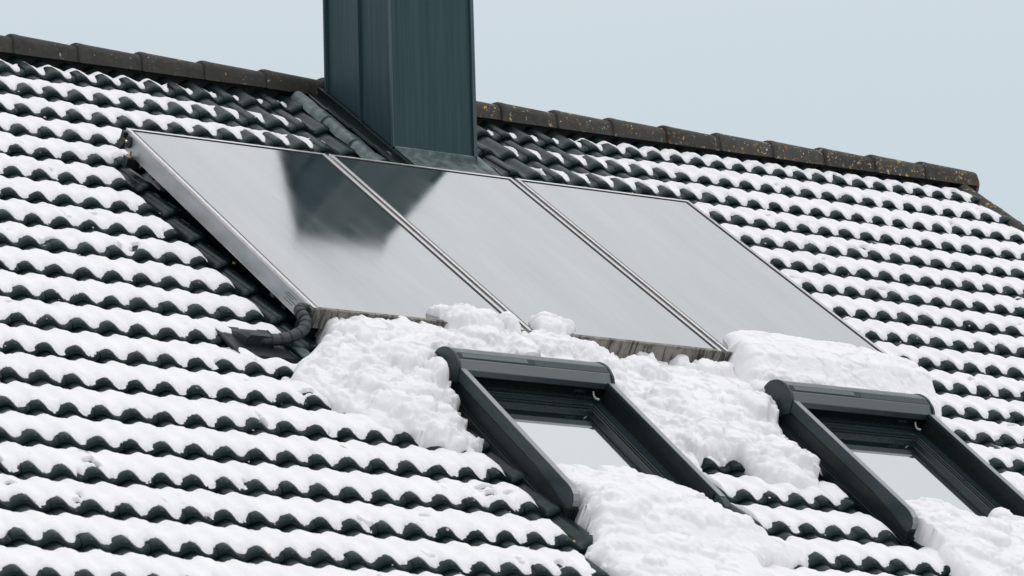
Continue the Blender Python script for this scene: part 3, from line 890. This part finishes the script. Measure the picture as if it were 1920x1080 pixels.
def limit_right(u, v):
    """positive inside snow, distance to the nearest enforced edge"""
    big = np.full_like(u, 9.0)
    w = 0.012 * fbm(v * 14, u * 3, 3, 91)
    # strip left of the collectors
    m = (v > 1.62) & (v < 4.15)
    lim = np.interp(v, [1.6, 1.75, 2.0, 2.34, 2.71, 3.03, 3.4, 3.7, 4.15], [0.03, 0.00, -0.06, -0.072, -0.055, -0.03, -0.025, -0.02, -0.10])
    d = lim + w - u
    big = np.where(m & (u < 1.5), np.minimum(big, d), big)
    # round the hood and the pipe
    dh = np.sqrt(((u + 0.16) / 1.25) ** 2 + ((v - 4.06) / 0.75) ** 2) - 0.145
    big = np.where(u < 0.6, np.minimum(big, dh + w), big)
    # left of window 1 and below its left corner
    lim = np.interp(v, [4.5, 4.95, 5.28, 5.5, 5.8, 6.28, 7.5], [0.50, 0.455, 0.435, 0.43, 0.405, 0.345, 0.26])
    d1 = lim + w - u
    lim2 = np.interp(v, [5.6, 5.8, 6.0, 6.2, 6.36, 6.6, 7.5], [0.9, 0.56, 0.50, 0.47, 0.52, 0.52, 0.50])
    d2 = np.where(v > 5.7, u - lim2, -1.0)
    dd = np.maximum(d1, d2)
    m = (v > 4.5) & (u < 1.6)
    big = np.where(m, np.minimum(big, dd), big)
    # left of window 2
    lim = np.interp(v, [4.9, 5.24, 5.5, 5.66], [2.42, 2.33, 2.35, 2.40]) + w
    m = (v > 4.9) & (v < 5.68) & (u > 2.0) & (u < 3.2)
    big = np.where(m, np.minimum(big, lim - u), big)
    # chimney surroundings, both sides
    lim = np.interp(v, [0, 0.33, 0.66, 1.0, 1.3], [1.73, 1.69, 1.62, 1.60, 1.72]) + 2 * w
    lim2 = np.interp(v, [0, 0.33, 0.66, 1.0, 1.3, 1.5], [3.02, 3.00, 2.98, 3.05, 3.0, 2.9]) + 2 * w
    m = (v < 1.55) & (u > 1.0) & (u < 3.6)
    big = np.where(m, np.minimum(big, np.maximum(lim - u, u - lim2)), big)
    # bare holes
    for cu, cv, a_, b_ in ((0.37, 5.655, 0.07, 0.05), (0.50, 5.66, 0.08, 0.06), (1.62, 5.655, 0.075, 0.055), (1.44, 5.60, 0.06, 0.06), (2.37, 5.66, 0.07, 0.045), (1.845, 4.955, 0.115, 0.050), (2.02, 5.045, 0.06, 0.035), (1.69, 4.915, 0.035, 0.03), (1.16, 6.02, 0.075, 0.04), (0.86, 6.22, 0.02, 0.012)):
        dh = (np.sqrt(((u - cu) / a_) ** 2 + ((v - cv) / b_) ** 2) - 1) * min(a_, b_)
        big = np.minimum(big, dh + w * 0.8)
    # verge
    big = np.minimum(big, 6.505 - u)
    return big

def snow_T(u, v):
    row = np.ceil(v / G - 1e-6)
    d = row * G - v
    seed = row * 13.7
    cph = 0.5 - 0.5 * np.cos(2 * np.pi * u / P)
    e = region_bare(u, v)
    idx = np.round(u / P)
    fine = fbm(u * 110, v * 70 + seed, 3, 21, 0.7)
    fine0 = fbm(u * 40, v * 20 + seed, 2, 29)
    per = vnoise(u / P * 0.8 + 0.5, row * 2.3 + 0.5, 5)
    per2 = vnoise(u / P * 0.55 + 9.5, row * 1.3 + 4.5, 8)
    mid = fbm(u * 14, v * 9 + seed, 2, 33)
    far = sstep(u, 2.8, 4.0)
    ph = 2 * np.pi * u / P + 0.42
    cps = 0.5 - 0.5 * np.cos(ph - 0.38 * np.sin(ph + 0.6))
    crest_w = sstep(cps + 0.13 * fine0, 0.04, 0.66 - 0.05 * e)
    slow = fbm(u * 1.3, v * 1.1, 3, 61)
    lo = 0.021 + 0.003 * far + 0.04 * e + 0.009 * per + 0.014 * slow + (0.029 + 0.006 * far + 0.014 * per2 + 0.12 * e) * crest_w + 0.0095 * fine + 0.006 * mid + 0.012 * sstep(e + 0.25 * per, 0.7, 1.0)
    top = np.where(row == 1, 0.160 - 0.01 * e + 0.012 * crest_w * (e < 0.3), G - 0.010 - 0.042 * crest_w - 0.10 * e * cph - 0.06 * e)
    top = top + 0.008 * mid
    s_lo = d - lo
    s_top = top - d
    s_lim = limit_right(u, v)
    drop = np.where(e + 0.30 * per > 0.93, -1.0, 1.0)
    full = (0.034 - 0.004 * far - 0.014 * cph * (1 - 0.35 * far) + 0.004 * mid + 0.003 * fbm(u * 30, v * 18, 3, 77)) * (1 - 0.45 * e)
    full = full * (0.22 + 0.78 * sstep(s_top, 0.0, 0.10))
    def f(x, wd):
        t = np.clip(x / wd, 0, 1)
        return np.sqrt(1 - (1 - t) ** 2)
    def fs(x, wd):
        t = np.clip(x / wd, 0, 1)
        return 0.10 + 0.90 * t * (2 - t)
    T = full * (fs(s_lo, 0.070 - 0.025 * far) * (1 - 0.25 * far) + 0.25 * far * f(s_lo, 0.03)) * (0.5 * f(s_lim, 0.04) + 0.5 * fs(s_lim, 0.06)) * np.where(s_top > 0, 0.55 + 0.45 * f(s_top, 0.04), 0)
    T = np.where((s_lo > 0) & (s_lim > 0) & (s_top > 0) & (drop > 0), T, -0.006)
    # the odd melted hole in thin snow
    hole = fbm(u * 11, v * 11, 3, 55)
    T = np.where((hole > 0.66) & (e < 0.05), T * (1 - 0.5 * sstep(hole, 0.66, 0.69)) - 0.03 * sstep(hole, 0.69, 0.71), T)
    return T

SV, SF = [], []
off = 0
def vis_mask(u, v):
    q = np.stack([u, -CP * v, GZ - SP * v, np.ones_like(u)])
    M_ = np.array(CAMP)
    c_ = np.tensordot(M_, q, axes=(1, 0))
    x = 960 + FPX * c_[0] / -c_[2]; y = 540 - FPX * c_[1] / -c_[2]
    return (x > -120) & (x < 2040) & (y > -80) & (y < 1200)
def add_course(r, ua, ub, du, dv):
    global off
    nu = int((ub - ua) / du) + 1; nv = int(G / dv) + 1
    us = ua + np.arange(nu) * du
    vs = (r - 1) * G + 0.0015 + (G - 0.003) * np.arange(nv) / (nv - 1)
    U, V = np.meshgrid(us, vs)
    T = snow_T(U, V)
    n = tile_n(U, V) + T
    # settle: soften the rolls a little under thick snow
    keepv = T > 0
    q = keepv[:-1, :-1] | keepv[1:, :-1] | keepv[:-1, 1:] | keepv[1:, 1:]
    Uc, Vc = U[:-1, :-1], V[:-1, :-1]
    hid = (Uc > 0.25) & (Uc < 3.35) & (Vc > 1.85) & (Vc < 3.75)
    for a_, b_, c_, d_ in (W1, W2):
        hid |= (Uc > a_ + 0.01) & (Uc < b_ - 0.01) & (Vc > c_ - 0.05) & (Vc < d_ + 0.03)
    vis = vis_mask(Uc, Vc)
    if du < 0.01: q &= vis
    else: q &= ~vis
    q &= ~hid
    ii, jj = np.nonzero(q)
    a = ii * nu + jj
    F = np.stack([a, a + nu, a + nu + 1, a + 1], 1)
    used = np.unique(F)
    remap = np.full(nu * nv, -1); remap[used] = np.arange(len(used))
    Vt = np.stack([U.ravel(), -V.ravel(), n.ravel()], 1)[used]
    SV.append(Vt); SF.append(remap[F] + off); off += len(used)
for r in range(1, NCOURSE + 1):
    # visible span of the course
    vv = (r - 0.5) * G
    us = np.arange(HU0, HU1, 0.05)
    vm = vis_mask(us, np.full_like(us, vv - 0.15)) | vis_mask(us, np.full_like(us, vv + 0.15))
    if vm.any():
        add_course(r, us[vm].min() - 0.1, min(us[vm].max() + 0.1, 6.52), 0.0062, 0.0080)
    add_course(r, HU0 + 0.05, 6.51, 0.0250, 0.022)
me = np_mesh('snow_cover', np.concatenate(SV), np.concatenate(SF))
o = link('snow_cover', me, M_SNOW, None, RW(0, 0, 0), ROOFROT)
tag(o, 'thin white snow lying in scalloped rows over the dark roof tiles', 'snow', kind='stuff')

# ------------------------------------------------------------------ heaps of slid snow
def poly_dist(U, V, poly):
    """signed distance, positive inside"""
    px = np.array(poly + [poly[0]])
    best = np.full(U.shape, 1e9); inside = np.zeros(U.shape, bool)
    for (x0, y0), (x1, y1) in zip(px[:-1], px[1:]):
        dx, dy = x1 - x0, y1 - y0
        t = np.clip(((U - x0) * dx + (V - y0) * dy) / (dx * dx + dy * dy + 1e-12), 0, 1)
        best = np.minimum(best, np.hypot(U - x0 - t * dx, V - y0 - t * dy))
        cond = ((y0 > V) != (y1 > V))
        xi = (x1 - x0) * (V - y0) / (y1 - y0 + 1e-12) + x0
        inside ^= cond & (U < xi)
    return np.where(inside, best, -best)

def heap(name, poly, height, floor, label, bumps=(), count=0, rad=(0.03, 0.08), fall=0.06, seed=1, rough=0.008, step=0.0062, cat='snow', edge_noise=0.02, wob=0.35, crumbs=0, cap=None):
    pu = [p[0] for p in poly]; pv = [p[1] for p in poly]
    ua, ub, va, vb = min(pu) - 0.1, max(pu) + 0.1, min(pv) - 0.1, max(pv) + 0.1
    nu, nv = int((ub - ua) / step) + 1, int((vb - va) / step) + 1
    us = ua + np.arange(nu) * step; vs = va + np.arange(nv) * step
    U, V = np.meshgrid(us, vs)
    rg = np.random.RandomState(seed)
    D = poly_dist(U, V, poly) + edge_noise * (fbm(U * 11, V * 11, 3, seed * 3 + 1, 0.5) + 0.25 * fbm(U * 60, V * 60, 2, seed * 3 + 2))
    H = height(U, V)
    Fl = floor(U, V)
    t = np.clip(D / fall, 0, 1)
    prof = np.sqrt(1 - (1 - t) ** 2)
    top = H + 0.018 * fbm(U * 6, V * 6, 3, seed + 4) * wob * 2
    Z = Fl + (top - Fl) * prof
    Z = np.where(D > 0, Z, Fl - 0.02)
    # rounded lumps
    lst = list(bumps)
    for _ in range(count):
        for _try in range(20):
            cu = rg.uniform(ua + 0.1, ub - 0.1); cv = rg.uniform(va + 0.1, vb - 0.1)
            i = int((cv - va) / step); j = int((cu - ua) / step)
            r_ = rad[0] + (rad[1] - rad[0]) * rg.rand() ** 2.0
            if D[i, j] > r_ * 0.80: break
        else: continue
        z0 = Z[i, j]
        lst.append((cu, cv, z0 + min(r_ * rg.uniform(0.25, 0.75), 0.062), r_, rg.uniform(0.6, 1.1), rg.uniform(0.75, 1.4)))
    for _ in range(crumbs):
        cu = rg.uniform(ua + 0.07, ub - 0.07); cv = rg.uniform(va + 0.07, vb - 0.07)
        i = int((cv - va) / step); j = int((cu - ua) / step)
        if D[i, j] < -0.03 or (D[i, j] > 0.10 and rg.rand() > 0.35): continue
        r_ = rg.uniform(0.011, 0.026)
        lst.append((cu, cv, max(Z[i, j], Fl[i, j]) + r_ * rg.uniform(0.5, 1.0), r_, 1.1, rg.uniform(0.75, 1.3)))
    for cu, cv, zt, r_, flat, asp in lst:
        ra, rb_ = r_ * asp, r_ / asp
        j0 = max(int((cu - ra * 1.2 - ua) / step), 0); j1 = min(int((cu + ra * 1.2 - ua) / step) + 2, nu)
        i0_ = max(int((cv - rb_ * 1.2 - va) / step), 0); i1_ = min(int((cv + rb_ * 1.2 - va) / step) + 2, nv)
        if j1 <= j0 or i1_ <= i0_: continue
        uu, vv_ = U[i0_:i1_, j0:j1], V[i0_:i1_, j0:j1]
        wv = 1 + 0.50 * fbm(uu * 22 + cu * 50, vv_ * 22, 3, seed + 9)
        wu_ = 0.30 * r_ * fbm(uu * 13 + cv * 31, vv_ * 13, 3, seed + 31); wv_ = 0.30 * r_ * fbm(uu * 13, vv_ * 13 + cu * 17, 3, seed + 37)
        rho = (((uu - cu + wu_) / ra) ** 2 + ((vv_ - cv + wv_) / rb_) ** 2) * wv
        q = 1 - rho ** (2.0 if (int(cu * 1000) % 3 == 0) else 1.15)
        zb = zt - r_ * flat * (1 - np.sqrt(np.clip(q, 0, 1)))
        zb = np.where(q > 0, zb, -9)
        q = np.where((D[i0_:i1_, j0:j1] > -0.006) | (r_ < 0.027), q, -1)
        sub = Z[i0_:i1_, j0:j1]
        # smooth maximum
        k_ = 0.004
        hmix = np.clip(0.5 + 0.5 * (zb - sub) / k_, 0, 1)
        sm_ = sub * (1 - hmix) + zb * hmix + k_ * hmix * (1 - hmix)
        Z[i0_:i1_, j0:j1] = np.where(q > 0, np.where(zb > sub - k_, sm_, sub), sub)
    if cap is not None:
        cz = Fl + cap(U, V) + 0.012 * fbm(U * 20, V * 20, 3, seed + 51)
        Z = np.where(Z > cz, cz + 0.22 * np.minimum(Z - cz, 0.08), Z)
    rid = np.abs(fbm(U * 9, V * 9, 3, seed + 12)) 
    rid2 = np.abs(fbm(U * 24, V * 24, 2, seed + 14))
    for _ in range(int(crumbs * 0.22)):
        cu = rg.uniform(ua + 0.1, ub - 0.1); cv = rg.uniform(va + 0.1, vb - 0.1); r_ = rg.uniform(0.010, 0.030)
        Z = Z - r_ * 1.3 * np.exp(-(((U - cu) / r_) ** 2 + ((V - cv) / (r_ * 0.7)) ** 2) ** 1.5) * (D > 0.05)
    Z = Z + (0.008 * np.minimum(rid2 * 6, 1) * wob * 2) * np.clip(D / 0.05, 0, 1) + (0.030 * np.minimum(rid * 6.5, 1) - 0.018) * wob * 2 * np.clip(D / 0.05, 0, 1) + rough * fbm(U * 34, V * 34, 4, seed + 2, 0.55) * np.clip(D / 0.03, 0.2, 1) + 0.0016 * fbm(U * 110, V * 110, 2, seed + 6)
    keep = Z > Fl - 0.004
    q = keep[:-1, :-1] | keep[1:, :-1] | keep[:-1, 1:] | keep[1:, 1:]
    ii, jj = np.nonzero(q)
    a = ii * nu + jj
    F = np.stack([a, a + nu, a + nu + 1, a + 1], 1)
    used = np.unique(F); remap = np.full(nu * nv, -1); remap[used] = np.arange(len(used))
    c0 = np.array([np.mean(pu), np.mean(pv)])
    Vt = np.stack([U.ravel() - c0[0], -(V.ravel() - c0[1]), Z.ravel()], 1)[used]
    me = np_mesh(name, Vt, remap[F])
    o = link(name, me, M_SNOW, None, RW(c0[0], c0[1], 0), ROOFROT)
    tag(o, label, cat)
    return o

def tfloor(U, V): return tile_n(U, V)
def lerp_v(pts_v, pts_h):
    return lambda U, V: np.interp(V, pts_v, pts_h)

def cap1(U, V):
    a = 0.032 + 0.55 * np.clip(2.36 - U, 0, 1) + 3.0 * (1 - sstep(V, 4.40, 4.52)) + 3.0 * (U < 1.6)
    b = 0.036 + 0.55 * np.clip(0.45 - U, 0, 1) + 3.0 * (1 - sstep(V, 4.60, 4.70)) + 3.0 * (U > 0.6)
    return np.minimum(a, b)
# 1. the big slide between the collectors and the windows
poly1 = [(0.20, 3.74), (0.60, 3.74), (1.6, 3.74), (2.38, 3.76), (2.46, 3.90), (2.52, 4.10), (2.40, 4.26), (2.385, 4.50), (2.33, 4.80), (2.29, 5.05), (2.24, 5.17), (2.05, 5.16), (1.95, 5.10),
         (1.90, 4.90), (1.74, 4.88), (1.62, 4.98), (1.60, 5.10), (1.46, 5.16), (1.385, 5.10), (1.375, 4.50), (1.37, 4.27), (1.30, 4.22), (0.60, 4.22), (0.49, 4.26), (0.50, 4.50), (0.495, 4.66), (0.47, 4.86), (0.455, 4.97), (0.36, 4.99),
         (0.25, 4.98), (0.12, 4.94), (-0.04, 4.87), (-0.10, 4.68), (-0.20, 4.55), (-0.26, 4.38), (-0.16, 4.22), (-0.03, 4.12), (0.06, 4.02), (0.12, 3.92)]
def h1(U, V):
    hA = np.interp(V, [3.7, 3.80, 3.92, 4.1, 4.3, 4.6, 4.8, 5.0, 5.2], [0.080, 0.085, 0.135, 0.150, 0.130, 0.095, 0.075, 0.055, 0.042])
    hC = np.interp(V, [3.7, 3.85, 4.0, 4.2, 4.6, 5.0, 5.2], [0.075, 0.085, 0.10, 0.12, 0.115, 0.095, 0.060])
    hR = hC * 1.0
    k = sstep(U, 1.5, 1.9)
    h = hA * (1 - k) + hR * k
    l = 1 - sstep(U, -0.15, 0.25)
    h = h * (1 - 0.45 * l)
    h = h - 0.055 * sstep(U, 2.05, 2.30) * sstep(V, 4.35, 4.6)
    h = np.where(U < 0.6, h - 0.035 * sstep(U, 0.28, 0.44) * sstep(V, 4.5, 4.65), h)
    return h
b1 = [  # (u, v, top n, radius, flatness, aspect)
    (0.33, 3.98, 0.172, 0.16, 0.55, 1.3), (0.62, 4.00, 0.178, 0.20, 0.5, 1.5), (0.90, 4.02, 0.165, 0.18, 0.5, 1.4),
    (0.36, 4.28, 0.165, 0.14, 0.7, 1.2), (0.25, 4.50, 0.120, 0.11, 0.8, 1.1), (0.10, 4.20, 0.115, 0.10, 0.8, 1.2), (0.02, 4.35, 0.085, 0.09, 0.8, 1.0),
    (0.43, 4.47, 0.215, 0.075, 1.7, 0.8), (0.36, 4.50, 0.170, 0.09, 1.2, 1.0), (0.45, 4.60, 0.120, 0.055, 1.0, 1.0), (0.455, 4.73, 0.100, 0.050, 0.9, 1.2), (0.38, 4.80, 0.085, 0.055, 0.8, 1.2), (0.47, 4.95, 0.055, 0.035, 0.9, 1.3),
    (0.88, 3.84, 0.252, 0.125, 0.95, 1.15), (1.00, 3.86, 0.242, 0.09, 1.1, 0.9), (1.13, 3.85, 0.238, 0.075, 1.2, 0.9), (0.78, 3.80, 0.222, 0.055, 0.8, 1.3), (0.93, 3.98, 0.200, 0.12, 0.8, 1.2),
    (1.38, 3.83, 0.246, 0.105, 1.1, 1.0), (1.46, 3.80, 0.232, 0.075, 0.9, 1.25), (1.37, 3.95, 0.200, 0.085, 1.1, 0.9),
    (2.28, 3.98, 0.150, 0.11, 0.8, 1.5), (2.08, 4.06, 0.130, 0.12, 0.7, 1.5), (1.75, 4.10, 0.130, 0.14, 0.6, 1.5),
    (1.75, 4.74, 0.125, 0.10, 0.8, 1.2), (1.92, 4.80, 0.118, 0.10, 0.9, 1.1), (2.08, 4.92, 0.095, 0.09, 0.9, 1.2), (1.76, 4.94, 0.075, 0.035, 1.2, 0.9), (1.97, 5.02, 0.085, 0.042, 1.2, 1.0), (2.36, 4.80, 0.070, 0.035, 1.2, 0.9)]
heap('snow_heap', poly1, h1, tfloor, 'large lumpy snow heap slid down between the collectors and the two roof windows', b1, 90, (0.035, 0.15), 0.05, 3, 0.0035, crumbs=260, cap=cap1)

# 2. smooth slab over the lower edge of the right collector
poly2 = [(2.45, 3.80), (2.48, 3.70), (2.56, 3.645), (2.70, 3.60), (2.97, 3.655), (3.29, 3.70), (3.46, 3.75), (3.545, 3.84), (3.60, 4.00), (3.575, 4.18), (3.50, 4.30), (3.30, 4.27), (2.40, 4.27), (2.33, 4.22), (2.36, 4.05), (2.37, 3.93)]
def h2(U, V):
    return np.interp(V, [3.60, 3.72, 3.95, 4.03, 4.10, 4.16, 4.30], [0.205, 0.235, 0.262, 0.250, 0.205, 0.175, 0.150]) - 0.02 * sstep(U, 3.2, 3.6) - 0.05 * (1 - sstep(U, 2.36, 2.46))
def f2(U, V): return np.where((V < 3.885) & (U > 2.39) & (U < 3.516), 0.186, tile_n(U, V) + 0.01)
heap('snow_slab', poly2, h2, f2, 'thick smooth slab of snow over the right collector edge, behind the right window hood', [(2.52, 4.12, 0.21, 0.10, 0.8, 1.3), (2.43, 4.22, 0.165, 0.07, 0.9, 1.0), (2.75, 4.15, 0.20, 0.12, 0.6, 1.6)], 0, (0.04, 0.08), 0.070, 5, 0.0025, wob=0.22, edge_noise=0.007)

# 3. heap on the glass of the left window, spilling below it
poly3 = [(0.62, 5.27), (0.70, 5.20), (0.80, 5.25), (0.87, 5.27), (0.95, 5.20), (1.08, 5.17), (1.12, 5.24), (1.20, 5.31), (1.24, 5.42), (1.30, 5.52), (1.325, 5.62), (1.35, 5.72), (1.40, 5.77), (1.48, 5.83), (1.62, 5.88), (1.66, 5.96), (1.52, 5.99), (1.40, 6.00), (1.30, 6.05), (1.25, 6.2), (1.2, 6.7), (0.58, 6.7),
         (0.56, 6.50), (0.50, 6.36), (0.44, 6.24), (0.42, 6.16), (0.40, 6.08), (0.46, 6.02), (0.50, 5.95), (0.55, 5.87), (0.575, 5.80), (0.570, 5.60), (0.565, 5.35)]
def h3(U, V):
    return np.interp(V, [5.15, 5.3, 5.5, 5.7, 5.80, 5.90, 5.96, 6.1, 6.3, 6.6], [0.060, 0.090, 0.118, 0.135, 0.135, 0.115, 0.085, 0.082, 0.060, 0.050]) * (1 - 0.42 * sstep(U, 1.25, 1.6)) + 0.0
def f3(U, V):
    return tile_n(U, V) * 0.5 + 0.004
b3 = [(0.93, 5.30, 0.105, 0.075, 0.8, 1.2), (1.04, 5.28, 0.100, 0.07, 0.8, 1.0), (1.13, 5.34, 0.092, 0.05, 0.9, 1.0), (0.72, 5.34, 0.108, 0.11, 0.7, 1.4), (0.86, 5.42, 0.125, 0.12, 0.8, 1.3), (1.10, 5.46, 0.118, 0.11, 0.8, 1.3),
      (0.74, 5.74, 0.185, 0.18, 0.95, 1.1), (0.95, 5.66, 0.172, 0.16, 0.9, 1.4), (1.06, 5.80, 0.168, 0.16, 0.95, 1.25), (1.27, 5.80, 0.150, 0.13, 1.0, 1.25), (0.64, 5.58, 0.150, 0.08, 1.0, 0.9), (1.20, 5.62, 0.130, 0.10, 0.9, 1.2), (1.36, 5.85, 0.118, 0.08, 1.0, 1.2),
      (0.58, 6.06, 0.112, 0.13, 0.8, 1.4), (0.86, 6.02, 0.118, 0.15, 0.75, 1.5), (1.12, 6.02, 0.104, 0.13, 0.8, 1.4), (0.70, 6.25, 0.088, 0.14, 0.6, 1.5)]
heap('snow_heap', poly3, h3, f3, 'bulging snow heap on the lower glass of the left roof window', b3, 9, (0.03, 0.07), 0.055, 9, 0.0022, wob=0.16, crumbs=50, edge_noise=0.03)

# 4. the same on the right window
poly4 = [(2.47, 5.40), (2.53, 5.33), (2.63, 5.28), (2.74, 5.30), (2.82, 5.38), (2.90, 5.46), (2.98, 5.46), (3.05, 5.38), (3.14, 5.38), (3.24, 5.48), (3.4, 5.6), (3.8, 5.9), (3.8, 6.5), (2.7, 6.6), (2.60, 6.30), (2.50, 6.10), (2.44, 5.98), (2.44, 5.88), (2.46, 5.80), (2.470, 5.72), (2.46, 5.55)]
def h4(U, V):
    return np.interp(V, [5.2, 5.4, 5.6, 5.75, 5.9, 6.1, 6.6], [0.055, 0.095, 0.115, 0.115, 0.085, 0.060, 0.05])
def f4(U, V):
    return tile_n(U, V) * 0.5 + 0.004
b4 = [(2.56, 5.37, 0.100, 0.045, 0.8, 1.2), (2.64, 5.85, 0.120, 0.14, 0.7, 1.1), (2.85, 5.95, 0.11, 0.2, 0.5, 1.2), (2.70, 5.42, 0.118, 0.12, 0.6, 1.2), (2.80, 5.50, 0.115, 0.10, 0.7, 1.2), (3.06, 5.45, 0.125, 0.07, 0.9, 1.0), (2.60, 5.66, 0.135, 0.18, 0.5, 1.4), (2.95, 5.62, 0.130, 0.16, 0.5, 1.3)]
heap('snow_heap', poly4, h4, f4, 'broad snow heap filling the lower part of the right roof window', b4, 12, (0.03, 0.10), 0.06, 13, 0.0025, wob=0.22, crumbs=60)

# 5. ridge of snow along the right side of the right window, and a chunk
poly5 = [(3.27, 4.28), (3.46, 4.22), (3.50, 4.34), (3.46, 4.50), (3.42, 4.66), (3.38, 4.85), (3.33, 5.00), (3.275, 5.05)]
heap('snow_ridge', poly5, lambda U, V: np.interp(V, [4.2, 4.4, 4.8, 5.1], [0.12, 0.10, 0.085, 0.07]), tfloor, 'narrow bank of snow along the right side of the right roof window', [(3.38, 4.55, 0.10, 0.06, 0.8, 0.8)], 6, (0.03, 0.05), 0.05, 17)
poly6 = [(3.30, 5.02), (3.40, 4.96), (3.46, 5.00), (3.48, 5.12), (3.42, 5.26), (3.30, 5.28)]
heap('snow_clod', poly6, lambda U, V: 0.075 + 0 * U, tfloor, 'jagged snow clod lying right of the right window near the picture edge', [(3.37, 5.06, 0.115, 0.06, 1.1, 0.9), (3.41, 5.14, 0.10, 0.055, 1.0, 1.1)], 3, (0.02, 0.035), 0.04, 19)

# crumbs of moss and lichen caught at the tile lips
bm = bmesh.new()
for k in range(420):
    r = random.randint(2, 22)
    u = random.uniform(-3.2, 6.4); vv = r * G + random.uniform(-0.012, 0.012)
    n = AMP * (0.5 - 0.5 * math.cos(2 * math.pi * u / P)) - (0.0 if vv < r * G else 0.024)
    rr = random.uniform(0.0025, 0.0060) * (1.7 if random.random() < 0.08 else 1)
    m_ = Matrix.Translation((u, -vv, n)) @ Matrix.Diagonal((rr * random.uniform(0.7, 1.6), rr, rr * 0.8, 1))
    bmesh.ops.create_icosphere(bm, subdivisions=1, radius=1.0, matrix=m_)
M_MOSS, nt, b = new_mat('lichen_crumb')
v = pos_vec(nt); nt.links.new(ramp(nt, noise(nt, v, 9.0, 2.0), [(0.35, (0.35, 0.22, 0.10, 1)), (0.5, (0.55, 0.50, 0.40, 1)), (0.7, (0.62, 0.58, 0.50, 1))]), b.inputs['Base Color'])
b.inputs['Roughness'].default_value = 0.9
o = link('lichen_crumbs', from_bm('lichen_crumbs', bm), M_MOSS, roof); tag(o, kind='stuff')

# thin drifts left on the ridge at the joints
bm = bmesh.new()
for k in range(-8, 17):
    if 5 <= k <= 6: continue
    x = s0 + k * 0.388
    if random.random() < 0.25: continue
    L_ = random.uniform(0.03, 0.10)
    m_ = Matrix.Translation((x - L_ * 0.7, 0.045, 0.083)) @ Matrix.Rotation(-0.5, 4, 'X') @ Matrix.Diagonal((L_, 0.045, random.uniform(0.012, 0.02), 1))
    bmesh.ops.create_icosphere(bm, subdivisions=3, radius=1.0, matrix=m_)
o = link('ridge_drifts', from_bm('ridge_drifts', bm, True), M_SNOW, None, (0, 0, GZ)); tag(o, 'thin snow drifts caught behind the joints along the ridge', 'snow', kind='stuff')
